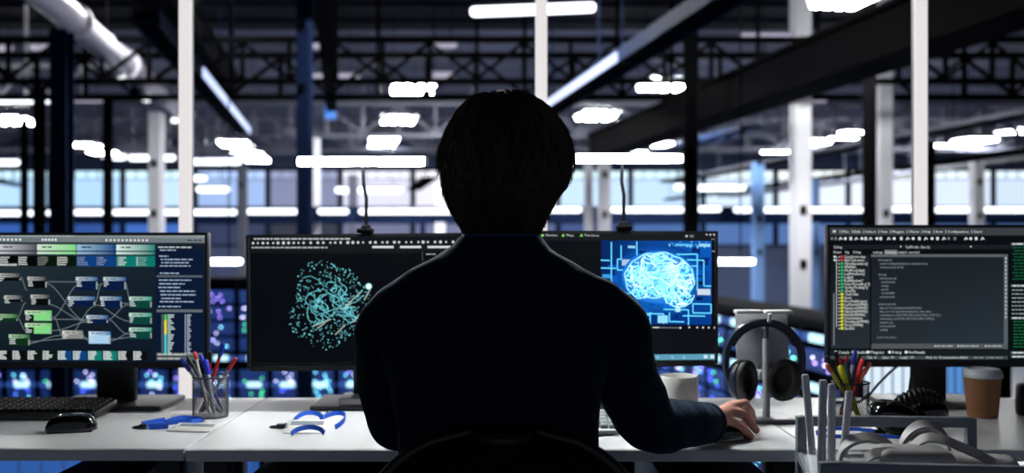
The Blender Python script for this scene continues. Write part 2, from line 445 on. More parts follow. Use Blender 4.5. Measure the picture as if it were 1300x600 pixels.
# ------------------------------------------------------------------ high bay lights (rows running down the hall)
def bay_proto(m):
    t = thing('high_bay_light', 'x', 'ceiling light', (0, 0, 0))
    b = MB().box((0, 0, .11), (1.02, 1.32, 0.05), M_white_steel, bev=0.015)
    obj('housing', b, t)
    for i in range(4):
        x = -0.375 + i * .25
        obj('tube', MB().box((x, 0, .035), (0.17, 1.2, 0.09), m, bev=0.04, seg=3), t)
    return t
bayN = bay_proto(E_bay); bayF = bay_proto(E_far)
used = set()
def bay(a, label, far=False):
    src = bayF if far else bayN
    key = id(src)
    z = a.z
    if key not in used:
        used.add(key); r = src; r.location = a; r.rotation_euler = (0, 0, HA); r['label'] = label; r['group'] = 'high bay lights'
    else:
        r = dup(src, a, HA, label, 'high bay lights')
    hg = 6.38 - z - .135
    wire = MB()
    for s in (-1, 1): wire.cyl((s * .45, 0, .135), (s * .45, 0, .135 + hg), 0.008, M_black_steel, 6)
    o = obj('suspension_wire', wire.mesh('suspension_wire'), r)
    return r
rank = ['nearest', 'second', 'third', 'fourth', 'fifth', 'sixth', 'seventh']
def Pz(px, py, z):
    Y = (z - CZ) * F / (310 - py); return P(px, py, Y)
for lb, z, far_from, pts in (
    ('%s ceiling light in the row right of the head', 4.6, 9, ((1075, 2), (845, 110), (758, 149))),
    ('%s ceiling light in the row above the left desk lamp', 4.6, 2, ((580, -40), (525, 117), (506, 154), (488, 178), (484, 190))),
    ('%s ceiling light in the row at far left', 4.5, 1, ((15, 155), (108, 187), (129, 194))),
    ('%s ceiling light in the bright cluster left of the left desk lamp', 4.5, 0, ((297, 184), (307, 191), (318, 198), (326, 204))),
    ('%s ceiling light in the row running to the black column above the right monitor', 4.5, 1, ((1080, 173), (1030, 183), (990, 192))),
    ('%s ceiling light in the row at far right', 4.5, 1, ((1297, 170), (1237, 180), (1190, 189))),
    ('%s ceiling light just above the right desk lamp', 4.5, 0, ((845, 186), (812, 192)))):
    for k, (px, py) in enumerate(pts):
        q = bay(Pz(px, py, z), lb % rank[k], k >= far_from)
        if px == 1075 and py < 10: first_bay = q
first_bay.scale = (.75, .75, .92)
bay(H(17.5, -2.7, 5.75), 'unseen ceiling light added high above the pale pipe at upper left')  # added out of view to brighten the pipe

# ------------------------------------------------------------------ linear strip lights
def linear(a, b, r, m, label, name='strip_light', cat='strip light', group=None, drop=True, end=True):
    a = Vector(a); b = Vector(b); c = (a + b) / 2; d = (b - a).normalized()
    t = thing(name, label, cat, c, group)
    obj('diffuser', MB().tube([a, a + d * r * .4, a + d * r, b - d * r, b - d * r * .4, b], [r * .55, r * .9, r, r, r * .9, r * .55], m, 14), t)
    up = Vector((0, 0, 1))
    obj('housing', MB().box(c + up * r * 1.05, ((b - a).length * .96, r * 1.3, r * .5), M_grey_steel, Matrix((d, up.cross(d).normalized(), up)).transposed()), t)
    if drop:
        w = MB()
        for f in (.2, .8):
            p = a.lerp(b, f); w.cyl((p.x, p.y, p.z + r), (p.x, p.y, 6.38), 0.008, M_black_steel, 6)
        obj('suspension_wire', w, t)
    return t
linear(P(597, 15, 6.5), P(756, 9, 6.5), 0.036, E_strip, 'bright light tube hanging at top centre above the head', 'hanging_light_tube', 'hanging light')
linear(P(225, 331.5, 10.5), P(307, 331.5, 10.5), 0.034, E_tube, 'light tube between the two left monitors', 'hanging_light_tube', 'hanging light')
linear(P(868, 331.5, 10.5), P(958, 331.5, 10.5), 0.034, E_tube, 'light tube behind the right edge of the monitor with the brain picture', 'hanging_light_tube', 'hanging light')
segs = [(-30, 58, 270, 'leftmost long light strip under the windows'), (60, 70, 270, 'short light strip left of the broad navy column'), (91, 133, 269, 'light strip between the navy column and the thin black column'), (142, 192, 269, 'light strip left of the pale grey column'), (207, 300, 269, 'light strip crossed by the leftmost light pole'), (303, 382, 268, 'light strip left of the navy column at the left lamp'), (404, 442, 268, 'short light strip left of the left lamp cord'), (456, 575, 268, 'long light strip left of the neck'), (690, 738, 266, 'light strip right of the neck'), (776, 868, 266, 'light strip under the right desk lamp'), (886, 915, 265, 'short light strip right of the charcoal column'), (932, 1004, 266, 'light strip above the headphone stand'), (1028, 1096, 266, 'light strip right of the broad white column'), (1130, 1168, 265, 'light strip left of the rightmost light pole'), (1186, 1232, 266, 'light strip right of the rightmost light pole'), (1248, 1340, 266, 'rightmost light strip at the edge of the picture')]
for x0, x1, y, lb in segs:
    linear(P(x0, y, 25.5), P(x1, y, 25.5), 0.072, E_strip, lb, group='light strips under the windows', drop=False)
# the long beam that carries the strips
b = MB().box((0, 25.645, 1.90), (34, 0.14, 0.42), M_navy)
t = thing('gallery_beam', 'long dark beam across the hall that carries the light strips', 'beam', (0, 25.75, 1.7)); obj('beam_web', b, t)
for x in (-13.5, -8.2, -2.3, 2.2, 4.6, 10.4, 15): obj('post', MB().box((x, 25.645, (1.69 + FZ) / 2), (0.14, 0.14, 1.69 - FZ), M_navy), t)
up = [(-20, 68, 127, 21.3, E_strip, 'light strip on the truss at far left'), (91, 132, 126, 21.0, E_dim, 'dim light strip right of the navy column on the truss'), (-5, 16, 61, 24, E_dim, 'dim skylight strip in the top left corner'), (38, 68, 60, 24, E_dim, 'dim skylight strip left of the navy column'),
      (395, 425, 58, 22, E_dim, 'dim roof strip right of the navy column'), (396, 456, 97, 24, E_dim, 'dim roof strip behind the black duct'), (545, 580, 57, 22, E_dim, 'dim roof strip above left of the head'), (545, 578, 95, 24, E_dim, 'lower dim roof strip above left of the head'),
      (940, 1028, 46, 18, E_dim, 'lilac roof strip at top right below the bright ceiling light'), (1072, 1106, 41, 18, E_dim, 'short lilac roof strip left of the rightmost light pole'), (952, 1050, 126, 25, E_dim, 'dim roof strip above the broad white column'),
      (244, 306, 205, 34, E_strip, 'light strip right of the leftmost light pole'), (130, 160, 199, 38.5, E_strip, 'small light strip left of the pale grey column'), (164, 194, 200, 36, E_strip, 'small light strip touching the pale grey column'), (-10, 24, 206, 34, E_strip, 'small light strip at the left edge'), (206, 222, 200, 36, E_strip, 'tiny light strip right of the pale grey column'),
      (426, 446, 241, 30.5, E_strip, 'short light strip left of the left lamp cord above the beam'), (455, 510, 241, 30.5, E_strip, 'light strip right of the left lamp cord above the beam'), (885, 946, 238, 30, E_strip, 'light strip right of the charcoal column above the beam'), (857, 868, 237, 30, E_strip, 'stub of light left of the charcoal column'), (230, 262, 226, 28, E_strip, 'bright slanted strip at the leftmost light pole'), (250, 292, 240, 27, E_strip, 'lower bright strip right of the leftmost light pole')]
for x0, x1, y, Y, m, lb in up:
    linear(P(x0, y, Y), P(x1, y, Y), 4.0 * Y / F, m, lb, group='small strips in the roof')

# ------------------------------------------------------------------ tall light poles just behind the desks
for px, lb in ((236, 'leftmost glowing white light pole, behind the left pen cup'), (687, 'middle glowing white light pole, above the right shoulder side of the head'), (1168, 'rightmost glowing white light pole, behind the right monitor')):
    x = (px - 650) * 3.0 / F
    t = thing('light_pole', lb, 'light pole', (x, 3.0, 0), 'light poles behind the desks')
    obj('base_plate', MB().box((x, 3.0, 0.01), (0.16, 0.12, 0.02), M_grey_steel, bev=0.004), t)
    obj('diffuser', MB().box((x, 2.995, 3.2), (0.036, 0.022, 6.34), E_col, bev=0.004), t)
    b = MB().box((x, 3.018, 3.2), (0.030, 0.02, 6.34), M_greypl)
    obj('rear_profile', b, t)

# ------------------------------------------------------------------ server racks
M_rack = mat('rack_frame', (3, 4, 8), 0.7, spec=0.04)
M_unit = mat('rack_unit_blue', (40, 78, 160), 0.5, var=0.25, scale=6)
E_bar = emis('rack_bar_glow', (190, 240, 255), 1.6)
E_front_glow = emis('added_front_blue_glow', (34, 78, 170), 0.45, False)
E_bluebar = emis('rack_blue_bar_glow', (52, 96, 190), 0.7, False)
LED = {k: emis('led_' + k, c, 6.0, False) for k, c in (('white', (215, 215, 255)), ('cyan', (120, 230, 250)), ('green', (70, 220, 120)), ('blue', (70, 90, 255)), ('purple', (170, 140, 255)))}
RR = random.Random(11)
def unit_mesh(w, d, h, pal, cnt):
    b = MB().box((0, 0, 0), (w, d, h), M_unit); c = RR.choice(pal)
    for i in range(cnt):
        if RR.random() < .3: c = RR.choice(pal)
        x = RR.uniform(-.42, .42) * w; z = RR.choice((-.36, -.12, .12, .36)) * h
        b.box((x, -d / 2 - .005, z), (.019, .012, .019), LED[c])
    for i in range(3): b.box((0, -d / 2 - .003, -h * .25 + i * h * .25), (w * .94, .006, h * .13), E_front_glow)  # glowing slots added so the unit fronts look lit blue
    return b.mesh('server_unit')
def rack(w, hgt, bars, pal, dens, full=False):
    t = thing('server_rack', 'x', 'server rack', (0, 0, 0))
    d = 0.8; c = MB().box((0, .03, hgt / 2), (w - .01, d - .06, hgt), M_rack)
    for s in (-1, 1): c.box((s * (w / 2 - .02), -d / 2 + .015, hgt / 2), (.035, .03, hgt), M_rack)
    for z in (0.03, hgt - .03): c.box((0, -d / 2 + .015, z), (w - .08, .03, .06), M_rack)
    obj('cabinet', c, t)
    k = int((hgt - .12) / .24)
    for i in range(k):
        z = .18 + i * .24
        if any(abs(z - bz) < .11 for bz in bars): continue
        u = obj('server_unit', unit_mesh(w - .09, .1, .19, pal, max(0, int(RR.gauss(dens, 2)))), t); u.location = (0, -d / 2 + .05, z)
    for bz in bars:
        o = obj('light_bar', MB().box((0, -d / 2 - .004, bz), (w - .06, .03, .07), E_bluebar).box((0.02, -d / 2 - .012, bz), ((w - .06) * (1.0 if full else .5), .04, .075), E_bar, bev=.01), t)
    return t
def row(protos, spots, rz, fmt, group):
    for i, a in enumerate(spots):
        p = protos[i % len(protos)]
        lb = fmt(i)
        if not p.get('used'):
            p['used'] = 1; p.location = a; p.rotation_euler = (0, 0, rz); p['label'] = lb; p['group'] = group
        else:
            q = dup(p, a, rz, lb, group)
            if 'used' in q: del q['used']
wc = ['white', 'white', 'cyan', 'blue', 'purple']; wg = ['white', 'green', 'green', 'cyan', 'blue']; wb = ['blue', 'purple', 'white', 'cyan']
prA = [rack(.5, 2.62, [1.02, 1.42], p_, 6) for p_ in (wb, wc, wg, wc, wg, wb)]
row(prA, [(-7.9 + .5 * i, 15.4, FZ) for i in range(19)], 0, lambda i: 'tall blue lit server rack in the far row behind the left monitors', 'far server racks')
prB = [rack(.6, 2.45, [2.30, 1.86], p_, 6) for p_ in (wg, wb, wc)]
row(prB, [H(7.0 + .6 * i, 4.55, FZ) for i in range(11)], HA - PI / 2, lambda i: 'server rack with bright bars in the right row behind the headphone stand', 'right server racks')
prC = [rack(.6, 1.42, [], p_, 9) for p_ in (wb, wc)]
row(prC, [(-1.7 + .6 * i, 8.4, FZ) for i in range(6)], 0, lambda i: 'low server cabinet on the hall floor behind the desks', 'low server cabinets')
for p_ in prA + prB + prC:
    if 'used' in p_: del p_['used']
# lit glass cabinets low in the hall
def litcab(x0, x1, Y, z0, z1, m, lb):
    t = thing('lit_cabinet', lb, 'cabinet', ((x0 + x1) / 2, Y, z0), 'lit cabinets')
    c = MB().box(((x0 + x1) / 2, Y + .2, (z0 + z1) / 2), (x1 - x0, .36, z1 - z0), M_rack)
    obj('cabinet_body', c, t)
    obj('lit_door', MB().box(((x0 + x1) / 2, Y, (z0 + z1) / 2 + .02), (x1 - x0 - .06, .03, z1 - z0 - .08), m), t)
    b = MB(); k = 6
    for i in range(1, k): b.box((x0 + i * (x1 - x0) / k, Y - .02, (z0 + z1) / 2), (.007, .015, z1 - z0 - .08), M_white)
    obj('door_slats', b, t)
E_lw = emis('cabinet_white_glow', (214, 232, 250), 1.1); E_lb = emis('cabinet_blue_glow', (92, 156, 232), 0.8)
litcab(2.10, 2.47, 6.0, FZ, 0.52, E_lw, 'white glowing cabinet seen below the right monitor, left of its stand')
litcab(2.56, 2.86, 6.0, FZ, 0.52, E_lb, 'blue glowing cabinet seen between the right monitor stand and the coffee cup')
E_lb2 = emis('cabinet_deep_blue_glow', (62, 120, 215), 0.55)
litcab(-4.6, -3.5, 8.2, FZ, -0.52, E_lb2, 'deep blue glowing cabinet seen under the left end of the left desk')
litcab(-2.42, -2.06, 8.2, FZ, -0.52, E_lb2, 'deep blue glowing cabinet seen in the gap beside the desk leg')
# ------------------------------------------------------------------ desks
DZ = 0.73
def desk(x0, x1, y0, y1, label, legs):
    t = thing('desk', label, 'desk', ((x0 + x1) / 2, (y0 + y1) / 2, 0), 'desks')
    th = 0.024
    obj('desktop', MB().box(((x0 + x1) / 2, (y0 + y1) / 2, DZ - th / 2), (x1 - x0, y1 - y0 - .003, th), M_desk, bev=0.0012, seg=1), t)
    obj('front_edge_band', MB().box(((x0 + x1) / 2, y0 - .001, DZ - th / 2 - .0004), (x1 - x0 - .003, .004, th - .002), M_edge), t)
    fr = MB().box(((x0 + x1) / 2, y0 + .10, DZ - th - .009), (x1 - x0 - .1, .03, .018), M_dark).box(((x0 + x1) / 2, y1 - .08, DZ - th - .025), (x1 - x0 - .1, .03, .05), M_dark)
    obj('support_rail', fr, t)
    for lx in legs:
        for ly in (y0 + .10, y1 - .08):
            b = MB().box((lx, ly, (DZ - th) / 2 + .01), (.05, .05, DZ - th - .02), M_dark, bev=.004).cyl((lx, ly, 0), (lx, ly, .022), .022, M_dark, 14)
            obj('leg', b, t)
desk(-2.05, -0.642, 1.952, 2.60, 'white desk at the left under the node diagram monitor', (-1.95, -0.70))
desk(-0.638, 0.583, 1.945, 2.60, 'white middle desk in front of the seated person', (-0.602, 0.555))
desk(0.588, 2.0, 1.945, 2.60, 'white desk at the right behind the metal trolley', (0.66, 1.9))
def pedestal(x0, x1, label):
    y0, y1 = 2.0, 2.48; z1 = 0.655; c = ((x0 + x1) / 2, (y0 + y1) / 2)
    t = thing('drawer_pedestal', label, 'drawer unit', (c[0], c[1], 0), 'drawer pedestals')
    obj('carcass', MB().box((c[0], c[1] + .01, .03 + (z1 - .03) / 2), (x1 - x0, y1 - y0 - .02, z1 - .03), M_dark, bev=.003), t)
    for i in range(3):
        z = .06 + i * .2 + .09
        d = obj('drawer', MB().box((c[0], y0 + .005, z), (x1 - x0 - .012, .018, .185), M_dark, bev=.003), t)
        obj('handle', MB().box((c[0], y0 - .012, z + .05), (.12, .012, .012), M_foot, bev=.003), d)
    for sx in (-1, 1):
        for sy in (-1, 1):
            a = (c[0] + sx * (x1 - x0) * .36, c[1] + sy * .19, .015)
            obj('caster', MB().cyl((a[0] - .012, a[1], a[2]), (a[0] + .012, a[1], a[2]), .015, M_plastic, 12), t)
pedestal(-0.945, -0.765, 'black drawer pedestal under the left desk')
pedestal(-0.54, -0.22, 'black drawer pedestal under the middle desk left of the person')
pedestal(0.305, 0.525, 'black drawer pedestal under the middle desk right of the person')

# ------------------------------------------------------------------ monitors
SCR = screen_mat()
_txt = {}
def text_geo(s):
    if s not in _txt:
        cu = bpy.data.curves.new('text', 'FONT'); cu.body = s; cu.size = 1.0; cu.resolution_u = 1
        o = bpy.data.objects.new('text', cu); COL.objects.link(o)
        dg = bpy.context.evaluated_depsgraph_get(); me = o.evaluated_get(dg).to_mesh()
        vs = [(v.co.x, v.co.y) for v in me.vertices]; fs = [tuple(p.vertices) for p in me.polygons]
        w = max([v[0] for v in vs] or [1])
        o.evaluated_get(dg).to_mesh_clear(); bpy.data.objects.remove(o); bpy.data.curves.remove(cu)
        _txt[s] = (vs, fs, w)
    return _txt[s]
class Screen:
    """a lit picture drawn in photograph pixels and mapped on the panel; every mark is a small lit patch"""
    def __init__(s, xl, xr, ytl, ytr, ybl, ybr, W, Hh):
        s.q = (xl, xr, ytl, ytr, ybl, ybr); s.W = W; s.H = Hh; s.v = []; s.f = []; s.c = []; s.k = 0
    def uv(s, x, y):
        xl, xr, a, b, c, d = s.q; u = (x - xl) / (xr - xl)
        yt = a + (b - a) * u; yb = c + (d - c) * u
        return (u - .5) * s.W, (.5 - (y - yt) / (yb - yt)) * s.H
    def poly(s, pts, col, strength=1.0, lay=1):
        o = len(s.v)
        cl = col if isinstance(col, list) else [col] * len(pts)
        n = len(pts)
        for (x, y) in pts:
            u, v = s.uv(x, y); u = max(-s.W / 2, min(s.W / 2, u)); v = max(-s.H / 2, min(s.H / 2, v))
            s.v.append((u, -0.00012 * lay, v))
        s.f.append(tuple(range(o, o + n))); s.c.append([tuple(k * strength for k in lin(c)) for c in cl])
    def rect(s, x0, y0, x1, y1, col, strength=1.0, lay=1): s.poly([(x0, y1), (x1, y1), (x1, y0), (x0, y0)], col, strength, lay)
    def grad(s, x0, y0, x1, y1, ca, cb, lay=1): s.poly([(x0, y1), (x1, y1), (x1, y0), (x0, y0)], [ca, cb, cb, ca], 1.0, lay)
    def line(s, pts, w, col, strength=1.0, lay=3):
        for a, b in zip(pts[:-1], pts[1:]):
            dx, dy = b[0] - a[0], b[1] - a[1]; L = math.hypot(dx, dy) or 1
            nx, ny = -dy / L * w / 2, dx / L * w / 2
            s.poly([(a[0] - nx, a[1] - ny), (b[0] - nx, b[1] - ny), (b[0] + nx, b[1] + ny), (a[0] + nx, a[1] + ny)], col, strength, lay)
    def dot(s, x, y, r, col, strength=1.0, lay=3, n=7):
        s.poly([(x + r * math.cos(2 * PI * i / n), y + r * math.sin(2 * PI * i / n)) for i in range(n)], col, strength, lay)
    def text(s, x, y, t, size, col, strength=1.0, lay=4, width=None):
        """baseline at (x, y); size = cap height times 1.4 in pixels"""
        vs, fs, w = text_geo(t); k = size; kx = (width / w) if width else k
        o = len(s.v); cc = tuple(q * strength for q in lin(col))
        for (a, b) in vs:
            u, v = s.uv(x + a * kx, y - b * k); s.v.append((u, -0.00012 * lay, v))
        for f in fs: s.f.append(tuple(i + o for i in f)); s.c.append([cc] * len(f))
    def dashes(s, x, y, w, h, col, strength=1.0, rnd=None, lay=3):
        """a tiny illegible line of writing: words as short strokes"""
        r = rnd or random; q = x
        while q < x + w:
            l = min(r.uniform(2.5, 8), x + w - q); s.rect(q, y - h / 2, q + l, y + h / 2, col, strength, lay); q += l + r.uniform(.8, 1.6)
    def mesh(s, name):
        me = bpy.data.meshes.new(name); me.from_pydata(s.v, [], s.f); me.materials.append(SCR)
        at = me.color_attributes.new('Col', 'FLOAT_COLOR', 'CORNER'); i = 0
        flat = []
        for f in s.c:
            for c in f: flat += [c[0], c[1], c[2], 1.0]
        at.data.foreach_set('color', flat); me.update()
        return me

def monitor(label, cx, Y, yaw, W, Hh, zc, scr, col_w, foot, foot_d=0.19, roll=0.0, fy=0.105):
    t = thing('monitor', label, 'monitor', (0, 0, 0), 'monitors on the desks')
    zb = zc - DZ
    bz = 0.007
    tilt = Matrix.Rotation(roll, 3, 'Y')
    C0 = Vector((0, 0, zb))
    def tl(b):
        b.v = [tuple(tilt @ (Vector(v) - C0) + C0) for v in b.v]; return b
    obj('housing', tl(MB().box((0, .012, zb), (W + 2 * bz, .022, Hh + 2 * bz), M_bezel, bev=.004).box((0, .032, zb - .02), (W * .5, .03, Hh * .5), M_plastic, bev=.012)), t)
    fr = MB()
    for sx in (-1, 1): fr.box((sx * (W / 2 + bz / 2), -.0015, zb), (bz, .006, Hh + 2 * bz), M_bezel, bev=.001, seg=1)
    fr.box((0, -.0015, zb + Hh / 2 + bz / 2), (W, .006, bz), M_bezel).box((0, -.0015, zb - Hh / 2 - bz / 2 - .003), (W, .006, bz + .006), M_bezel)
    obj('bezel', tl(fr), t)
    sc = scr.mesh('screen_picture')
    for v in sc.vertices: v.co = tilt @ (v.co + Vector((0, .0, 0))) + C0
    obj('screen', sc, t)
    obj('stand_column', MB().box((0, fy, (zb) / 2), (col_w, .03, zb), M_plastic, bev=.006).box((0, fy / 2 + .01, zb - .02), (col_w * .9, fy, .1), M_plastic, bev=.004), t)
    obj('stand_foot', MB().box((0, fy, .006), (foot, foot_d, .012), M_foot, bev=.005), t)
    t.location = (cx, Y, DZ); t.rotation_euler = (0, 0, yaw)
    return t

# --- left monitor: node diagram
A = (6, 266.5, 300, 299, 459, 457)
s1 = Screen(-13, 264, 300, 299, 458.5, 457.5, 0.53, 0.305)
R1 = random.Random(3)
s1.poly([(-13, 460), (264, 460), (264, 296), (-13, 296)], [(14, 24, 34), (10, 22, 38), (24, 36, 46), (40, 54, 60)], 1, 0)
s1.grad(-13, 296, 264, 303.5, (120, 132, 134), (138, 148, 150)); s1.grad(-13, 303.5, 264, 309.5, (104, 114, 118), (112, 122, 126))
s1.dashes(2, 301.5, 96, 1.6, (170, 180, 182), 1, R1)
for x in list(range(0, 32, 5)) + list(range(58, 76, 4)): s1.dot(x + 1, 306.3, 1.5, (232, 238, 240))
s1.rect(80, 304.5, 131, 308, (138, 148, 150)); 
for x in range(138, 190, 5): s1.dot(x, 306.5, 1.4, (226, 232, 234))
s1.dashes(238, 306.5, 18, 1.4, (40, 46, 50), 1, R1)
for x in (252, 257, 262): s1.rect(x, 300, x + 2, 301.6, (240, 244, 244))
heads = [((196, 196, 204), (74, 74, 88), (4, 6, 8), 4), ((206, 226, 206), (124, 214, 136), (6, 22, 10), 52), ((150, 190, 214), (14, 66, 132), (12, 62, 126), 101), ((214, 236, 228), (10, 128, 116), (12, 118, 108), 150)]
for ca, cb, body, x in heads:
    s1.grad(x, 312, x + 48, 319.5, ca, cb); s1.grad(x, 321, x + 48, 324, ca, cb)
    s1.rect(x, 326, x + 48, 339, body)
    s1.dashes(x + 6, 315.3, 12, 1.6, (30, 36, 40), 1, R1)
    for q in (0, 24):
        s1.rect(x + 1 + q, 327, x + 2.6 + q, 338, (200, 206, 206))
        for k in range(4): s1.rect(x + 3 + q, 327.5 + k * 2.8, x + 3 + q + R1.uniform(6, 11), 329 + k * 2.8, (226, 232, 228))
s1.rect(5, 336, 27, 338.5, (210, 214, 214))
nodes = [(4, 348, 28, 9, 'k'), (40, 352, 24, 14, 'k'), (100, 352, 27, 16, 'b'), (134, 352, 28, 16, 'b'), (11, 375, 23, 8, 'k'), (44, 374, 24, 13, 'k'), (90, 376, 34, 12, 'b'), (130, 376, 27, 14, 'b'), (166, 376, 28, 14, 't'), (1, 398, 27, 9, 'g'), (37, 393.5, 33, 12.5, 'l'), (37, 409, 33, 13, 'l'), (113, 399, 27, 10, 'b'), (166, 396, 28, 14, 't'), (17, 423, 26, 14, 'g'), (83, 418, 26, 10, 'w'), (116, 419, 27, 15, 'c'), (166, 414, 28, 14, 't')]
tone = {'k': ((190, 194, 190), (34, 36, 40), (6, 9, 11)), 'b': ((196, 214, 224), (40, 86, 140), (8, 26, 66)), 't': ((196, 226, 214), (60, 150, 128), (10, 66, 60)), 'g': ((176, 214, 172), (28, 96, 44), (12, 48, 22)), 'l': ((206, 226, 196), (110, 196, 112), (128, 214, 132)), 'w': ((216, 216, 210), (120, 124, 122), (136, 138, 132)), 'c': ((214, 234, 246), (70, 120, 180), (166, 206, 236))}
wires = [((32, 352), (40, 368), 8), ((64, 358), (100, 358), 0), ((64, 360), (114, 406), 9), ((70, 402), (102, 362), 8), ((70, 404), (114, 404), 1), ((28, 402), (38, 384), -4), ((28, 402), (38, 418), 4), ((124, 386), (168, 406), 5), ((127, 362), (134, 360), 0), ((162, 360), (167, 378), 8), ((158, 384), (166, 384), 1), ((124, 384), (131, 362), -2), ((68, 386), (114, 406), 6), ((70, 418), (114, 407), 3), ((43, 432), (116, 428), -5), ((43, 434), (84, 424), -4), ((109, 424), (116, 430), 2), ((143, 430), (167, 420), 3), ((143, 428), (166, 426), 2), ((141, 404), (167, 422), 9), ((124, 388), (90, 426), -6), ((74, 402), (84, 424), 8), ((141, 404), (166, 386), -6)]
for a, b, sag in wires:
    pts = []
    for i in range(13):
        f = i / 12; e = f * f * (3 - 2 * f)
        pts.append((a[0] + (b[0] - a[0]) * f, a[1] + (b[1] - a[1]) * e + sag * math.sin(PI * f) * .3))
    s1.line(pts, 0.9, (112, 124, 130), 1, 2)
for x, y, w, h, k in nodes:
    a, b, c = tone[k]
    s1.rect(x, y, x + w, y + h, c, 1, 3); s1.grad(x, y, x + w, y + 4.6, a, b, 4)
    s1.dashes(x + 3, y + 2.3, w * .5, 1.2, (60, 70, 74), 1, R1, 5)
    for q in range(3 if h > 11 else 2): s1.rect(x + 1, y + 5.6 + q * 2.4, x + R1.uniform(4, 9), y + 6.8 + q * 2.4, (206, 214, 214), 1, 5)
    if k == 'l': s1.rect(x, y + 5, x + 11, y + h, (8, 26, 14), 1, 4)
    s1.rect(x + w - 1.8, y + 6, x + w, y + h - 1, (150, 162, 164), 1, 5)
cl = ['k', 'k', 'g', 'g', 'b', 'b', 't', 't', 'k', 'k']
for i in range(10):
    x = 3 + i * 18.7; c = {'k': (10, 12, 14), 'g': (10, 26, 14), 'b': (14, 66, 122), 't': (16, 122, 110)}[cl[i]]
    s1.rect(x, 443, x + 17, 454.5, c); s1.rect(x, 443, x + 2, 454, (190, 196, 196), 1, 2)
    for q in range(5): s1.rect(x + 2.5, 443.4 + q * 2.2, x + R1.uniform(7, 12), 444.7 + q * 2.2, (220, 228, 224), 1, 2)
s1.rect(199, 312, 258.5, 455, (10, 24, 50)); s1.rect(199, 312, 258.5, 318, (18, 28, 40), 1, 2)
s1.dashes(202, 315, 42, 1.6, (190, 200, 206), 1, R1)
for y, w, x in ((318.6, 20, 204), (326, 12, 203), (330, 40, 205), (334, 34, 206), (338, 38, 204), (347, 24, 204), (355.5, 40, 203), (360, 32, 203), (364.5, 28, 202), (369, 44, 204), (373.5, 44, 205), (378, 24, 206), (382, 42, 204), (388, 28, 202)):
    s1.dashes(x, y, w, 1.3, (170, 190, 214), 1, R1)
s1.rect(200, 349.5, 257, 352, (86, 96, 104), 1, 2); s1.rect(200, 391.5, 257, 395, (96, 104, 110), 1, 2)
for k in range(20):
    y = 397.5 + k * 2.45; c = (70, 200, 90) if k < 3 else (236, 214, 60) if k < 10 else (60, 200, 214)
    s1.rect(206, y, 208.5, y + 2, (90, 100, 110), 1, 3); s1.rect(209.5, y, 212.5, y + 2.4, c, 1, 3); s1.rect(213.5, y + .2, 213.5 + R1.uniform(3, 10), y + 1.7, (180, 206, 200), 1, 3)
    s1.rect(235, y, 236.2, y + 1.8, (170, 184, 200), 1, 3); s1.rect(237.5, y + .2, 237.5 + R1.uniform(2, 6), y + 1.6, (170, 184, 200), 1, 3)
s1.rect(200, 445, 257, 448.5, (110, 116, 116), 1, 2); s1.rect(200, 449.5, 257, 454, (92, 98, 98), 1, 2); s1.dashes(202, 447, 34, 1.2, (210, 214, 210), 1, R1); s1.dashes(202, 452, 28, 1.2, (200, 206, 204), 1, R1)
monitor('leftmost monitor, showing a node diagram in green, blue and teal', -0.985, 2.36, 0.0, 0.515, 0.300, CZ - (379 - 310) * 2.36 / F, s1, 0.095, 0.28, fy=.125)

# --- middle left monitor: cloud of dots
s2 = Screen(325, 606, 300.5, 298, 463, 461.5, 0.53, 0.306)
s2.rect(325, 296, 606, 466, (5, 8, 13), 1, 0)
s2.rect(325, 297, 606, 318, (20, 23, 27))
s2.dashes(331, 302, 122, 1.8, (196, 200, 202), 1, R1)
x = 330
while x < 590:
    R1.choice([s2.dot, s2.dot])(x, 307.4 - (x - 330) * .006, R1.uniform(1.3, 2.2), (206, 212, 214)); x += R1.choice((6, 6.5, 7, 9))
s2.dashes(328, 313, 96, 1.8, (178, 184, 186), 1, R1)
for x0, x1 in ((481, 508), (516, 543), (551, 580)): s2.rect(x0, 311, x1, 313.8, (216, 222, 224), 1, 3)
s2.rect(325, 319, 326, 460, (30, 38, 46)); s2.rect(544, 318, 545, 330, (70, 76, 82)); s2.rect(326, 459.5, 560, 460.5, (22, 28, 36)); s2.rect(326, 319, 544, 319.8, (26, 32, 38))
s2.dashes(549, 321.5, 12, 1.4, (170, 176, 180), 1, R1)
Rd = random.Random(21)
def cloud():
    for i in range(520):
        a = Rd.uniform(0, 2 * PI); q = Rd.random() ** .45
        rx, ry = (54, 55)
        w = 1 + .10 * math.sin(3 * a + 1) + .06 * math.sin(5 * a)
        yield 428 + math.cos(a) * q * rx * w, 387 + math.sin(a) * q * ry * w
for (x, y) in cloud():
    b_ = Rd.uniform(.35, 1.3)
    s2.dot(x, y, Rd.uniform(.5, 1.05), (120, 214, 224), b_)
def swirl(cx, cy, r, a0, a1, k=1.0, w=.8, st=.6):
    x, y, a = cx + Rd.uniform(-r, r), cy + Rd.uniform(-r, r), a0; pts = []
    for i in range(14):
        pts.append((x, y)); a += Rd.uniform(-.2, .75) * (1 if k > .85 else -1)
        x += math.cos(a) * r * .32; y += math.sin(a) * r * .28
    s2.line(pts, w, (120, 224, 236), st * 1.6)
for i in range(11): swirl(412 + Rd.uniform(-4, 4), 393 + Rd.uniform(-4, 4), Rd.uniform(5, 13), Rd.uniform(0, 6), Rd.uniform(7, 11), Rd.uniform(.7, 1.1))
for i in range(9): swirl(452 + Rd.uniform(-4, 4), 396 + Rd.uniform(-5, 3), Rd.uniform(4, 9), Rd.uniform(0, 6), Rd.uniform(7, 11), Rd.uniform(.8, 1.3))
for i in range(9): swirl(434 + Rd.uniform(-5, 5), 374 + Rd.uniform(-3, 4), Rd.uniform(4, 10), Rd.uniform(0, 6), Rd.uniform(7, 10), .6)
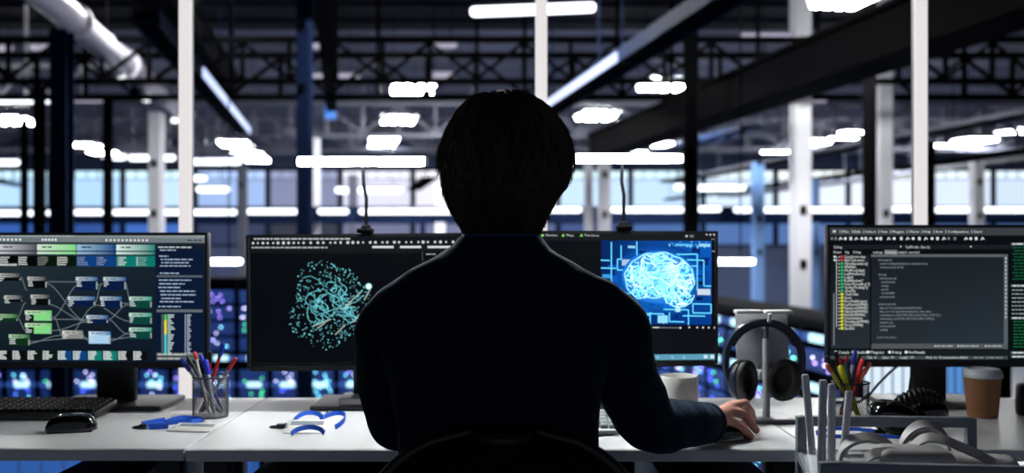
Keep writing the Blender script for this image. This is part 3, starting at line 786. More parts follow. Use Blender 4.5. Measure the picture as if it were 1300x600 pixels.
for pts in ([(392, 352), (402, 349), (412, 354), (420, 363)], [(398, 372), (410, 368), (420, 366), (428, 374), (438, 372)], [(404, 380), (416, 392), (428, 400), (440, 386), (452, 378)], [(424, 402), (436, 394), (446, 396), (456, 404)]):
    s2.line(pts, 1.0, (110, 200, 214), .7)
for a, b in (((405, 413), (428, 404)), ((448, 386), (466, 370)), ((433, 424), (446, 411)), ((456, 408), (464, 398)), ((470, 380), (478, 366)), ((410, 416), (420, 409)), ((440, 392), (454, 384))): s2.line([a, b], 1.4, (196, 214, 200), .75)
s2.dot(476, 362.5, 4.6, (120, 230, 245), .5, 4, 12); s2.dot(476, 362.5, 3.4, (225, 255, 255), 1.3, 5, 12)
m2 = monitor('middle left monitor, showing a turquoise cloud of dots', -0.362, 2.38, 0.0, 0.53, 0.306, CZ - (381.5 - 310) * 2.38 / F, s2, 0.065, 0.25, roll=-0.009)

# --- middle right monitor: brain picture
s3 = Screen(628, 909.5, 299.5, 290, 466, 458.8, 0.515, 0.305)
s3.rect(628, 286, 910, 468, (10, 13, 18), 1, 0)
s3.poly([(628, 309), (910, 300), (910, 289), (628, 298)], (26, 28, 32))
s3.poly([(628, 468), (910, 462), (910, 413), (628, 419)], (14, 16, 22))
for x, y, w_, tx in ((677, 301.2, 15, 'Headers'), (704, 300.4, 10, 'Maps'), (728, 299.6, 19, 'Functions')):
    s3.poly([(x - 2, y + .5), (x + 2.6, y + .5), (x + .5, y - 3)], (140, 230, 90), 1, 3); s3.text(x + 4.5, y, tx, 4.2, (216, 220, 222), 1, 4, w_)
s3.text(676, 319, 'train()', 4.6, (214, 218, 222), 1, 4, 11); s3.text(684, 336, 'merge_tree()', 4.6, (214, 218, 222), 1, 4, 27); s3.text(730, 356.6, 'predicts[n]', 4.6, (214, 218, 222), 1, 4, 26)
s3.rect(868, 293.5, 871, 296, (200, 206, 210), 1, 3); s3.rect(874, 293, 879, 296, (120, 128, 134), 1, 3)
for x in (897, 902, 907): s3.dot(x, 291.6, 1.2, (226, 230, 232))
for x in (904, 906.5, 909): s3.dot(x, 297.6, .6, (200, 206, 210))
s3.rect(904, 313.2, 909, 314, (190, 196, 200), 1, 3)
bx0, by0, bx1, by1 = 754, 304.5, 903.5, 413
s3.poly([(bx0, by1), (bx1, by1 - 1.5), (bx1, 300), (bx0, by0)], [(4, 30, 96), (4, 58, 140), (8, 92, 190), (4, 36, 92)], 1, 2)
# glow regions of the picture
def glow(cx, cy, rx, ry, ca, cb, lay):
    for i in range(28):
        a0, a1 = 2 * PI * i / 28, 2 * PI * (i + 1) / 28
        s3.poly([(cx, cy), (cx + rx * math.cos(a1), cy + ry * math.sin(a1)), (cx + rx * math.cos(a0), cy + ry * math.sin(a0))], [ca, cb, cb], 1.0, lay)
glow(834, 354, 66, 47, (30, 150, 240), (6, 62, 150), 2.4)
Rb = random.Random(5)
def inbrain(x, y):
    u, v = (x - 833) / 47, (y - 352) / 34
    if u * u + v * v < 1 and v < .72 - .1 * u: return True
    u2, v2 = (x - 858) / 22, (y - 378) / 10
    return u2 * u2 + v2 * v2 < 1
for i in range(46):
    x = Rb.uniform(bx0 + 1, bx1 - 16); y = Rb.uniform(306, 406); w = Rb.uniform(5, 18); h = Rb.uniform(2, 10)
    s3.rect(x, y, min(x + w, bx1 - 1), y + h, Rb.choice([(8, 60, 150), (6, 40, 116), (14, 92, 196), (4, 22, 72)]) if not inbrain(x + w / 2, y + h / 2) else (18, 110, 220), 1, 3)
cy = (96, 214, 255)
for pts in ([(781, 328), (776, 328), (776, 342), (790, 342), (790, 352)], [(781, 328), (781, 310)], [(802, 304), (802, 330)], [(846, 320), (884, 318), (884, 366)], [(870, 326), (893, 326), (893, 360), (903, 360)], [(820, 396), (820, 412)], [(804, 412), (804, 400), (820, 400)], [(838, 392), (872, 392), (872, 412)], [(846, 396), (846, 408), (866, 408)], [(878, 384), (903, 384), (903, 396), (878, 396), (878, 384)], [(756, 372), (796, 372)], [(754, 340), (774, 340)], [(768, 306), (768, 380)], [(815, 398), (838, 398), (838, 411)], [(858, 318), (858, 334), (884, 334)], [(754, 330), (766, 330)], [(864, 400), (895, 400)]):
    s3.line(pts, 1.4, cy, 1.4, 5)
for x, y, w, h, c in ((782, 328, 18, 8, (176, 200, 226)), (884, 364, 18, 8, (206, 222, 238)), (755, 366, 24, 8, (206, 230, 246)), (830, 400, 14, 10, (150, 226, 255)), (854, 388, 7, 7, (190, 240, 255)), (756, 348, 12, 5, (60, 160, 226)), (790, 310, 10, 3, (150, 220, 250)), (886, 304, 16, 4, (150, 220, 250)), (854, 305, 24, 3, (90, 190, 246)), (846, 372, 10, 6, (120, 214, 255))):
    s3.rect(x, y, x + w, y + h, c, 1, 5)
for i in range(26): s3.dot(Rb.uniform(756, 802), Rb.uniform(362, 408), Rb.uniform(.6, 1.7), (110, 214, 255), 1, 5)
for i in range(20): s3.dot(Rb.uniform(846, 902), Rb.uniform(302, 310), Rb.uniform(.6, 1.3), (130, 220, 255), 1, 5)
ol = []
for i in range(60):
    a = 2 * PI * i / 60; x, y = 833 + 47 * math.cos(a), 352 + 34 * math.sin(a)
    y = min(y, 352 + 34 * (.70 - .1 * math.cos(a))); 
    ol.append((x + 1.2 * math.sin(9 * a), y + 1.2 * math.cos(11 * a)))
s3.line(ol + [ol[0]], 1.2, (160, 236, 255), 1.6, 7)
s3.line([(838, 374), (842, 382), (852, 388), (866, 388), (876, 382), (880, 372)], 1.2, (160, 236, 255), 1.6, 7)
glow(832, 350, 50, 35, (120, 214, 255), (20, 120, 226), 5.4)
for i in range(330):
    x, y = Rb.uniform(786, 882), Rb.uniform(318, 388); a = Rb.uniform(0, 2 * PI); pts = []
    for k in range(9):
        if not inbrain(x, y): break
        pts.append((x, y)); a += Rb.uniform(-.95, .95); x += math.cos(a) * 3.0; y += math.sin(a) * 2.6
    if len(pts) > 2: s3.line(pts, Rb.uniform(.8, 1.7), Rb.choice([(150, 236, 255), (210, 250, 255), (100, 214, 255)]), Rb.uniform(1.2, 2.2), 6)
s3.rect(822, 415.3, 862, 416.7, (110, 118, 124), 1, 3); s3.rect(824, 415.2, 832, 416.8, (206, 212, 214), 1, 4); s3.dot(861, 416, 1.3, (236, 240, 240), 1, 4)
for x in (873, 884, 892, 900, 908): s3.dot(x, 415.2, 1.3, (222, 226, 228), 1, 4)
s3.poly([(628, 462), (910, 457.5), (910, 450), (628, 454.5)], (96, 158, 184), 1, 3)
for x in (700, 720, 740, 815, 830, 850, 866): s3.dot(x, 455, 1.5, (150, 210, 230), 1, 4)
for x in (893, 902): s3.rect(x, 451.5, x + 5, 456, (206, 238, 246), 1, 4)
monitor('middle right monitor, showing a glowing blue brain picture', 0.236, 2.352, math.radians(9.5), 0.510, 0.303, CZ - (378 - 310) * 2.352 / F, s3, 0.065, 0.25)

# --- right monitor: code editor
s4 = Screen(1053, 1346, 289, 289, 458.5, 458.5, 0.557, 0.3216)
s4.rect(1053, 286, 1346, 461, (9, 13, 16), 1, 0)
s4.rect(1053, 289, 1346, 298.5, (58, 62, 66)); s4.rect(1057, 292, 1061, 295, (190, 196, 198), 1, 2)
mx = 1066
for w_ in ('File', 'Edit', 'Select', 'View', 'Plugins', 'Window', 'Help', 'Show', 'Configuration', 'Start'):
    s4.rect(mx, 291.6, mx + .7, 295.8, (190, 196, 198), 1, 2); L = 2.0 * len(w_) + 1
    s4.text(mx + 2.4, 295.3, w_, 4.4, (226, 230, 230), 1, 4, L); mx += L + 6
ix = [1055, 1060, 1066, 1072, 1079, 1086, 1093, 1098, 1104, 1112, 1117, 1127, 1134, 1143, 1151, 1158, 1166, 1174, 1182, 1189, 1197, 1203, 1211, 1225, 1231, 1238, 1246]
for i, x in enumerate(ix):
    b_ = .25 if i < 2 or x in (1203, 1211) else 1.0
    if i % 3 == 0: s4.dot(x + 1, 302.6, 2.0, (220, 226, 226), b_, 2)
    elif i % 3 == 1: s4.rect(x - .8, 300.6, x + 2.6, 304.6, (210, 216, 216), b_, 2)
    else: s4.line([(x - 1, 304.6), (x + 1, 301), (x + 3, 304)], 1.2, (226, 230, 230), b_, 2)
s4.rect(1057, 310.5, 1290, 316, (26, 30, 36)); s4.text(1058.5, 315, 'Debug', 5, (220, 226, 226), 1, 4, 10); s4.text(1149, 315, 'TaskModule - Base (x)', 5, (214, 220, 220), 1, 4, 31)
s4.poly([(1142, 312), (1144.4, 312), (1143.2, 314.4)], (220, 224, 224), 1, 3); s4.poly([(1231, 312), (1233.4, 312), (1232.2, 314.4)], (220, 224, 224), 1, 3)
for x, w_, L in ((1058, 'Project', 10), (1072, 'Org', 5.5), (1083, 'Debug', 9.5)): s4.text(x, 321.4, w_, 4.8, (216, 222, 222), 1, 4, L)
s4.rect(1122.5, 317, 1139, 322.6, (112, 118, 122), 1, 2)
for x, w_, L in ((1108, 'work.cpp', 12), (1124, 'history.cpp', 14), (1140, 'setup.h', 10.5), (1153, 'resource.h', 14)): s4.text(x, 321.4, w_, 4.6, (220, 226, 226), 1, 4, L)
s4.poly([(1054.5, 442), (1104, 442), (1104, 323), (1054.5, 323)], [(38, 44, 50), (40, 46, 52), (26, 30, 36), (14, 17, 20)])
s4.rect(1105.5, 322.5, 1279, 326, (92, 98, 102), 1, 2)
s4.poly([(1106, 436), (1274, 436), (1274, 326), (1106, 326)], [(36, 44, 50), (40, 50, 58), (28, 34, 40), (26, 31, 37)], 1, 2)
s4.rect(1274, 322.5, 1279, 443, (88, 94, 98), 1, 3)
for k in range(16): s4.rect(1275.6, 326 + k * 5, 1277.4, 329 + k * 5, (186, 190, 192), 1, 4)
s4.rect(1106, 436, 1279, 442.5, (80, 84, 88), 1, 3)
for x, w_ in ((1189, 20), (1218, 24), (1253, 18)): s4.dot(x - 2, 439, 1.0, (226, 230, 230), 1, 4); s4.dashes(x, 439, w_, 1.6, (170, 176, 178), 1, R1, 4)
names = ['ClassSelector.class', 'AlgoTrain.struct', 'OpenAppearance()', 'WinMain', 'WndProcDefault', 'LogWriteEvent()', 'LogInit', 'ReadWindows*', 'SolveThreadKey*()', 'UpdateTracking*()', 'ClearFile', 'ClearFolder', 'Send', 'ErrorHelpRequest', 'LogWindows(HWND)', 'PageInput(HWND)', 'PageSetup(HWND)', 'Read.File(HWND)', 'SolveData(key)', 'ThreadInput(HWND)', 'Thread(HWND)', 'Exe.End']
wd = [28, 27, 31, 15, 27, 27, 12, 25, 34, 31, 15, 19, 9, 30, 31, 31, 31, 28, 24, 33, 25, 13]
s4.rect(1061.4, 325, 1062.2, 415, (200, 208, 206), 1, 3)
for i, nm in enumerate(names):
    y = 327.5 + i * 4.33
    c = (200, 60, 70) if i < 2 else (40, 180, 110) if i < 11 else (214, 222, 50)
    s4.rect(1064, y - 2.2, 1066, y - .8, (190, 198, 198), 1, 3); s4.rect(1067, y - 3.4, 1070.4, y - .4, c, 1, 4)
    s4.text(1071.5, y - .2, nm, 5.0, (232, 238, 232), 1, 5, wd[i] * .96)
for y in (325.6, 330): s4.dot(1059.4, y, 1.4, (236, 240, 240), 1, 4)
s4.rect(1057.6, 372, 1059.4, 438, (110, 118, 120), 1, 3)
code = [(1114.5, 331, 'def analyze():', 18), (1116.5, 335.7, 'result = model.predict(features, table(data), lines)', 61), (1116.5, 340.3, 'checkpoint.save(id, 64, 32)', 30), (1114.5, 349.6, 'def main():', 11), (1116.5, 354.4, 'build.set(mode, mid)', 21), (1118.5, 359, 'load.tables(level)', 17), (1118.5, 363.7, 'reset()', 9), (1118.5, 368.4, 'go.wait', 9), (1118.5, 373, 'out.table(89)', 17), (1116.5, 377.8, 'set.mode.run.wait', 19), (1114.5, 387, 'def train_loop(mode):', 23), (1116.5, 391.8, 'data_set = arr.open(dataset/train/list/first/files)', 53), (1116.5, 396.4, 'data_set = arr.open(dataset/train/list, rows, lines)', 65), (1116.5, 401, 'out.write(train_loop, IN_BOUNDS_SPLIT [1], IN_BOUNDS_COUNT [1], m)', 78), (1116.5, 405.6, 'out.write(train_loop, IN_BOUNDS_SPLIT [1], IN_BOUNDS_COUNT [1])', 69), (1116.5, 410.4, 'return out', 17), (1116.5, 415, 'model.run(1000)', 20), (1116.5, 419.6, 'exit()', 10), (1113, 429, '{_name_init_main_}', 24)]
for x, y, tx, L in code: s4.text(x, y, tx, 4.0, (150, 160, 164), 1, 5, L)
s4.rect(1054, 444, 1346, 450.5, (22, 30, 32), 1, 1)
for x, w_, L in ((1064, 'Compile', 14), (1086, 'Build', 14), (1105, 'Plug-ins', 17), (1132, 'Debug', 12), (1153, 'Find Results', 21)):
    s4.dot(x - 3, 446.8, 1.9, (236, 240, 240), 1, 4); s4.text(x, 448.6, w_, 5, (232, 236, 236), 1, 4, L)
s4.rect(1054, 451.5, 1279, 456, (64, 72, 72), 1, 2)
for x, w_, L in ((1100, 'Tab: 4', 12), (1120, 'Line: 00', 15), (1142, 'Length: 100', 18), (1175, 'Mode: On', 14), (1192, 'Documentation.default', 36)): s4.text(x, 455, w_, 4.6, (220, 226, 224), 1, 4, L)
for x, w_ in ((1236, 12), (1252, 20)): s4.dashes(x, 453.8, w_, 1.3, (140, 148, 148), 1, R1, 4)
s4.rect(1281, 305, 1346, 456, (8, 14, 16))
for y0, k, c in ((308, 0, 0), (361, 0, 0), (402, 0, 0), (446, 0, 0), (451, 0, 0)): s4.rect(1283, y0, 1346, y0 + 3, (96, 104, 106), 1, 2); s4.dashes(1285, y0 + 1.5, 50, 1.6, (214, 220, 220), 1, R1, 3)
for y in list(range(314, 358, 4)): s4.dashes(1284 + (y % 8) * .5, y, R1.uniform(12, 44), 1.2, (20, 96, 62), 1, R1, 3)
for y in list(range(368, 400, 5)): s4.dashes(1284, y, R1.uniform(14, 50), 1.4, (150, 160, 160), 1, R1, 3)
for y in list(range(408, 444, 4)): s4.dashes(1286, y, R1.uniform(10, 40), 1.2, (24, 110, 66), 1, R1, 3)
monitor('rightmost monitor, showing a dark code editor', 1.044, 2.40, 0.0, 0.557, 0.3216, CZ - (373.7 - 310) * 2.40 / F, s4, 0.083, 0.25, fy=.10)

# ------------------------------------------------------------------ desk lamps on the monitors
def lamp(px, w, py, Y, top, label, knob=False):
    c = P(px, py, Y); hw = w * Y / F / 2
    t = thing('desk_lamp', label, 'desk lamp', (c.x, Y + .05, top), 'monitor lamps')
    obj('light_tube', MB().tube([c + Vector((-hw, 0, 0)), c + Vector((-hw + .004, 0, 0)), c + Vector((hw - .004, 0, 0)), c + Vector((hw, 0, 0))], [.0085, .011, .011, .0085], E_lamp, 18), t)
    obj('shade', MB().box(c + Vector((0, .012, .009)), (hw * 2.02, .014, .008), M_bezel, bev=.002), t)
    for s in (-1, 1): obj('end_cap', MB().cyl(c + Vector((s * hw, .002, 0)), c + Vector((s * (hw + .006), .002, 0)), .0125, M_plastic, 16), t)
    z0 = top
    obj('gooseneck', MB().tube([(c.x + .001, Y + .014, c.z + .004), (c.x - .002, Y + .035, c.z - .01), (c.x - .002, Y + .046, c.z - .05), (c.x + .004, Y + .05, (c.z + z0) / 2), (c.x + .003, Y + .05, z0 + .004)], .0042, M_black_steel, 10), t)
    obj('clamp', MB().box((c.x + .003, Y + .043, z0 + .006), (.036, .05, .012), M_black_steel, bev=.004).ellipsoid((c.x + .003, Y + .05, z0 + .014), (.012, .012, .008), M_black_steel, 14, 8).box((c.x + .003, Y + .066, z0 - .03), (.03, .006, .075), M_black_steel, bev=.002), t)
lamp(459, 162, 205, 2.338, 1.1565, 'left desk lamp with a glowing tube on a cord above the dot cloud monitor')
lamp(793, 147, 201, 2.315, 1.1635, 'right desk lamp with a glowing tube on a cord above the brain picture monitor')
# ------------------------------------------------------------------ keyboards and mice
M_key = mat('key_black', (14, 14, 16), 0.65, spec=0.25); M_keyl = mat('key_pale', (150, 156, 160), 0.45); M_alu = mat('keyboard_aluminium', (120, 124, 130), 0.4, metal=0.5)
def keyboard(label, cx, cy, w, d, z0, tilt, mb_, mk, rz=0.0, fat=0.016):
    t = thing('keyboard', label, 'keyboard', (cx, cy, z0)); R = Euler((tilt, 0, 0)).to_matrix()
    def q(x, y, z): return R @ Vector((x, y, z)) + Vector((cx, cy, z0 + fat * .5 + math.sin(tilt) * d * .5 + .001))
    b = MB().box(q(0, 0, 0), (w, d, fat), mb_, R, bev=.004)
    for s in (-1, 1): b.box((cx + s * w * .4, cy + d * .38, z0 + math.sin(tilt) * d * .42), (.04, .02, math.sin(tilt) * d * .8 + .004), mb_)
    obj('case', b, t)
    ks = MB(); p = .019; rows = int((d - .012) / p); cols = int((w - .012) / p)
    for r in range(rows):
        for c in range(cols):
            x = -w / 2 + .006 + p * (c + .5); y = -d / 2 + .008 + p * (r + .5); ww = p * .86
            if r == 0 and 4 <= c <= 8:
                if c != 6: continue
                ww = p * 4.9
            ks.box(q(x, y, fat / 2 + .0035), (ww, p * .84, .008), mk, R, bev=.0018, seg=1)
    o = obj('keys', ks, t); o['kind'] = 'stuff'
    return t
keyboard('black keyboard on the left desk', -1.16, 2.32, 0.43, 0.135, DZ, 0.09, M_plastic, M_key, fat=.018)
keyboard('keyboard in front of the person, mostly hidden behind the body', 0.032, 2.140, 0.43, 0.125, DZ, 0.20, M_alu, M_keyl, fat=.012)
def mouse(label, c, rz):
    t = thing('computer_mouse', label, 'mouse', c)
    def shell(sc, zc, hgt, m):
        b = MB(); rings = []
        for i in range(13):
            f = i / 12; th = f * PI / 2
            k = math.cos(th) ** .55 if i < 12 else 0.02
            rings.append([Vector((.053 * sc * k * math.copysign(abs(math.cos(a)) ** .8, math.cos(a)) + .004 * f, .030 * sc * k * math.copysign(abs(math.sin(a)) ** .8, math.sin(a)), zc + hgt * math.sin(th))) for a in [2 * PI * j / 32 for j in range(32)]])
        return b.loft(rings, m)
    M = Euler((0, 0, rz)).to_matrix()
    def tr(b): b.v = [tuple(M @ Vector(v) + Vector(c)) for v in b.v]; return b
    obj('shell', tr(shell(1.0, .003, .034, M_gloss)), t, smooth=1.2)
    obj('glide_base', tr(MB().box((0, 0, .002), (.09, .05, .004), M_plastic, bev=.0018)), t)
    obj('scroll_wheel', tr(MB().cyl((.032, -.004, .026), (.032, .004, .026), .010, M_foot, 16)), t)
mouse('black mouse on the left desk in front of its keyboard', (-0.945, 2.135, DZ), 0.25)
mouse('black mouse under the hand of the person', (0.440, 2.043, DZ), 0.44)

# ------------------------------------------------------------------ pen cups, pens
def pencup(label, x, y, r, h, m):
    t = thing('pen_cup', label, 'pen cup', (x, y, DZ)); c = Vector((x, y, DZ))
    b = MB(); n = 44
    for s in (-1, 1):
        for i in range(n):
            a0 = 2 * PI * i / n
            b.tube([c + Vector((r * math.cos(a0 + s * f * 1.1), r * math.sin(a0 + s * f * 1.1), .004 + f * (h - .006))) for f in [k / 10 for k in range(11)]], .00055, m, 3, caps=False)
    obj('mesh_wall', b, t)
    obj('rim', MB().tube([c + Vector((r * math.cos(a), r * math.sin(a), h)) for a in [2 * PI * k / 40 for k in range(40)]], .0022, m, 8, closed=True), t)
    obj('base', MB().cyl(c + Vector((0, 0, .0005)), c + Vector((0, 0, .004)), r, m, 40), t)
M_mesh = mat('mesh_metal', (84, 86, 92), 0.35, metal=0.7); M_meshd = mat('mesh_metal_dark', (52, 54, 60), 0.4, metal=0.6)
pencup('silver mesh pen cup on the left desk with blue and red pens', -0.700, 2.312, 0.040, 0.094, M_mesh)
pencup('dark mesh pen cup on the right desk with yellow, green and red pens', 0.774, 2.275, 0.040, 0.085, M_meshd)
def pen(label, cup, top, foot, capc, bodyc, r=.0043, caplen=.045, group=None, tip=None):
    """leaning pen: foot is (dx,dy) inside the cup, top a point in the picture at depth"""
    cx, cy = cup; a = Vector((cx + foot[0], cy + foot[1], DZ + .0095)); b = Vector(top); d = (b - a).normalized(); L = (b - a).length
    t = thing('pen', label, 'pen', a, group)
    mc = mat('pen_%02x%02x%02x' % capc, capc, 0.35); mbod = mat('pen_%02x%02x%02x' % bodyc, bodyc, 0.35)
    k = L - caplen
    obj('barrel', MB().tube([a, a + d * .006, a + d * .012, a + d * k], [r * .4, r * .8, r * .9, r * .9], mbod, 12), t)
    cb = MB().tube([a + d * k, a + d * (k + .002), a + d * (L - .004), b], [r * 1.1, r * 1.18, r * 1.08, r * .7], mc, 12)
    sd = d.cross(Vector((0, 1, 0))).normalized(); nn = sd.cross(d)
    cb.box(a + d * (k + caplen * .55) - nn * r * 1.35, (.0022, .0018, caplen * .8), mc, Matrix((sd, nn, d)).transposed())
    obj('cap', cb, t)
cup = (-0.700, 2.315)
for lb, px, py, Y, ft, cc, bc, r, cl in (
    ('blue capped pen leaning farthest left in the silver cup', 230, 455, 2.30, (.026, -.006), (24, 40, 170), (170, 176, 190), .0052, .034),
    ('black pen second from the left in the silver cup', 238, 452, 2.33, (.012, .012), (14, 14, 18), (30, 30, 36), .0042, .03),
    ('slim white pen with a red end in the silver cup', 247, 446, 2.30, (.001, -.018), (190, 40, 34), (214, 210, 206), .0036, .018),
    ('slim blue pen beside the slim white pen in the silver cup', 254, 449, 2.31, (.024, .006), (28, 48, 180), (60, 74, 150), .0042, .034),
    ('thick blue capped pen in the middle of the silver cup', 261, 456, 2.292, (.014, -.022), (28, 50, 190), (176, 180, 190), .0056, .034),
    ('dark red pen with a black end in the silver cup', 267, 446, 2.34, (-.016, .020), (20, 12, 14), (150, 22, 30), .0050, .026),
    ('tall blue ended pen with a red collar in the silver cup', 284, 436, 2.32, (-.022, .006), (26, 50, 170), (196, 40, 34), .0046, .030),
    ('red capped pen leaning farthest right in the silver cup', 300, 454, 2.31, (-.026, -.006), (196, 34, 36), (180, 180, 186), .0042, .034)):
    pen(lb, cup, P(px, py, Y), ft, cc, bc, r, cl, 'pens in the silver cup')
cup = (0.774, 2.275)
for lb, px, py, Y, ft, cc, bc, r, cl in (
    ('black pen leaning farthest left in the dark cup', 1050, 452, 2.282, (.018, .008), (14, 14, 16), (20, 20, 24), .0046, .045),
    ('orange marker at the left rim of the dark cup', 1049, 462, 2.252, (.016, -.016), (226, 110, 40), (214, 210, 40), .0050, .02),
    ('tall black pen at the back of the dark cup', 1061, 446, 2.302, (.004, .024), (16, 16, 18), (20, 20, 24), .0046, .045),
    ('red pen beside the tall black pen in the dark cup', 1066, 454, 2.287, (.022, .012), (196, 34, 44), (170, 30, 40), .0044, .036),
    ('fat yellow marker leaning in the dark cup', 1066, 464, 2.247, (.010, -.022), (214, 220, 40), (206, 214, 40), .0064, .03),
    ('small red pen in the middle of the dark cup', 1075, 452, 2.297, (-.004, .018), (200, 44, 50), (190, 190, 196), .0040, .02),
    ('dark green pen in the dark cup', 1074, 460, 2.262, (.013, -.003), (18, 62, 60), (18, 70, 66), .0050, .045),
    ('dark blue pen with white barrel in the dark cup', 1086, 444, 2.272, (-.014, .003), (28, 44, 150), (180, 184, 200), .0048, .034),
    ('short black pen right of the dark blue pen in the dark cup', 1091, 449, 2.292, (-.018, .016), (14, 14, 18), (26, 40, 130), .0046, .03),
    ('thick red pen at the right of the dark cup', 1095, 455, 2.257, (-.010, -.016), (204, 40, 44), (170, 30, 36), .0054, .042),
    ('salmon pen leaning farthest right in the dark cup', 1105, 460, 2.267, (-.026, -.003), (236, 110, 90), (226, 120, 104), .0044, .03)):
    pen(lb, cup, P(px, py, Y), ft, cc, bc, r, cl, 'pens in the dark cup')

# ------------------------------------------------------------------ badges on blue lanyards
def arc(c, rx, ry, a0, a1, z, n=14, zh=0.0):
    return [Vector((c[0] + rx * math.cos(a0 + (a1 - a0) * i / n), c[1] + ry * math.sin(a0 + (a1 - a0) * i / n), z + zh * math.sin(PI * i / n))) for i in range(n + 1)]
def card(t, c, w, d, rz, label=None, tilt=0.0, lift=0.002, print_=True):
    R = Euler((tilt, 0, rz)).to_matrix(); C = Vector(c)
    k = obj('badge_card', MB().box(C + Vector((0, 0, lift)), (w, d, .0022), M_white, R, bev=.0009), t)
    if print_:
        obj('printed_strip', MB().box(C + R @ Vector((0, d * .22, .0014)) + Vector((0, 0, lift)), (w * .8, d * .28, .0006), mat('badge_print', (110, 122, 140), 0.5, var=0.6, scale=900), R), k)
    obj('card_slot', MB().box(C + R @ Vector((-w * .46, 0, .0014)) + Vector((0, 0, lift)), (w * .05, d * .3, .0006), M_greypl, R), k)
M_clip = mat('clip_dark_metal', (30, 34, 44), 0.3, metal=0.7)
t = thing('lanyard_badge', 'badge on a coiled blue lanyard on the middle desk', 'badge', (-0.43, 2.16, DZ))
s = MB(); z = DZ + .0065
for pts in (arc((-.452, 2.215), .034, .060, PI * 1.0, PI * .25, z, zh=.010), arc((-.405, 2.200), .034, .075, PI * .80, -PI * .25, z, zh=.010), [(-.493, 2.165, z), (-.475, 2.18, z), (-.462, 2.205, z + .001)], arc((-.424, 2.062), .034, .034, PI * .95, PI * .1, z + .001, zh=.008), [(-.435, 2.268, z + .004), (-.425, 2.245, z + .003), (-.418, 2.215, z), (-.418, 2.19, z)]):
    s.strap(pts, .010, .0022, M_blue, (0, 0.5, 1))
obj('strap', s, t)
card(t, (-.440, 2.130, DZ), .088, .056, 0.02, tilt=0.34, lift=.0108)
obj('clip', MB().box((-.502, 2.163, DZ + .006), (.02, .016, .010), M_clip, bev=.003).tube(arc((-.516, 2.163), .010, .009, 0, 2 * PI, DZ + .004), .002, M_clip, 6), t)
LW = .010
t = thing('lanyard_badge', 'badge on a folded blue lanyard by the silver pen cup', 'badge', (-0.73, 2.21, DZ))
s = MB()
s.strap([(-.768, 2.206, z), (-.758, 2.226, z + .003), (-.738, 2.242, z + .004), (-.715, 2.244, z + .002), (-.694, 2.234, z)], LW, .0024, M_blue, (0, 0.4, 1))
s.strap([(-.764, 2.196, z), (-.738, 2.206, z + .001), (-.712, 2.210, z), (-.695, 2.228, z)], LW, .0024, M_blue, (0, 0.4, 1))
s.strap([(-.805, 2.168, z - .001), (-.79, 2.19, z), (-.772, 2.212, z)], .018, .005, M_blue, (0, 0, 1))
s.strap([(-.785, 2.155, z - .002), (-.765, 2.158, z - .001), (-.748, 2.166, z - .002)], .016, .006, M_blue, (0, 0, 1))
obj('strap', s, t)
card(t, (-.686, 2.150, DZ), .096, .062, -0.12, tilt=0.10, lift=.0050)
obj('clip', MB().box((-.800, 2.158, DZ + .006), (.016, .014, .010), M_clip, bev=.003).tube(arc((-.812, 2.158), .010, .009, 0, 2 * PI, DZ + .004), .002, M_clip, 6), t)
t = thing('lanyard_badge', 'badge on a blue lanyard on the right desk beside the black headset', 'badge', (0.70, 2.08, DZ))
s = MB()
for pts in ([(.655, 2.10, z), (.69, 2.115, z + .003), (.73, 2.11, z + .002), (.765, 2.10, z)], [(.655, 2.045, z), (.69, 2.04, z), (.74, 2.045, z + .001), (.79, 2.035, z)], arc((.655, 2.072), .020, .028, PI / 2, PI * 1.5, z)):
    s.strap(pts, .007, .0024, M_blue, (0, 0.6, 1))
obj('strap', s, t)
card(t, (.735, 2.072, DZ), .095, .045, 0.05, lift=.0016)
obj('clip', MB().box((.775, 2.098, DZ + .005), (.024, .014, .010), M_clip, bev=.003), t)

# ------------------------------------------------------------------ notebook on the monitor foot, mug, coffee cup, phone
t = thing('notebook', 'pale closed notebook lying on the foot of the dot cloud monitor', 'notebook', (-.345, 2.445, DZ + .0125))
obj('page_block', MB().box((-.345, 2.440, DZ + .0215), (.136, .088, .013), M_white, bev=.001), t)
obj('cover', MB().box((-.346, 2.440, DZ + .0136), (.142, .092, .0022), M_greypl, bev=.001).box((-.346, 2.440, DZ + .0292), (.142, .092, .0022), M_greypl, bev=.001).box((-.416, 2.440, DZ + .0214), (.0022, .092, .0176), M_greypl), t)
def mug():
    c = Vector((0.377, 2.25, DZ)); t = thing('mug', 'white mug behind the right forearm of the person', 'mug', c)
    M = mat('white_glaze', (222, 220, 216), 0.25, coat=0.3)
    obj('mug_body', MB().lathe([(.0, .001), (.035, .001), (.039, .004), (.043, .03), (.044, .102), (.0425, .1045), (.041, .102), (.040, .03), (.035, .008), (0, .007)], M, 40, c), t)
    obj('handle', MB().tube([c + Vector((-.042, 0, .082)), c + Vector((-.058, 0, .084)), c + Vector((-.070, 0, .068)), c + Vector((-.071, 0, .046)), c + Vector((-.060, 0, .028)), c + Vector((-.0415, 0, .026))], .0055, M, 12, ell=(1, 1.4)), t)
    obj('drink', MB().cyl(c + Vector((0, 0, .076)), c + Vector((0, 0, .078)), .0406, mat('dark_coffee', (30, 18, 12), 0.2), 32), t)
mug()
c = Vector((1.094, 2.315, DZ)); t = thing('paper_coffee_cup', 'brown paper coffee cup with a grey lid right of the monitor stand', 'coffee cup', c)
obj('paper_body', MB().lathe([(0, .003), (.030, .003), (.0305, .0005), (.0325, .0005), (.033, .004), (.0415, .094), (.040, .094), (.0310, .006)], mat('brown_card', (142, 96, 66), 0.75, var=0.1, scale=120, bump=0.05), 40, c), t)
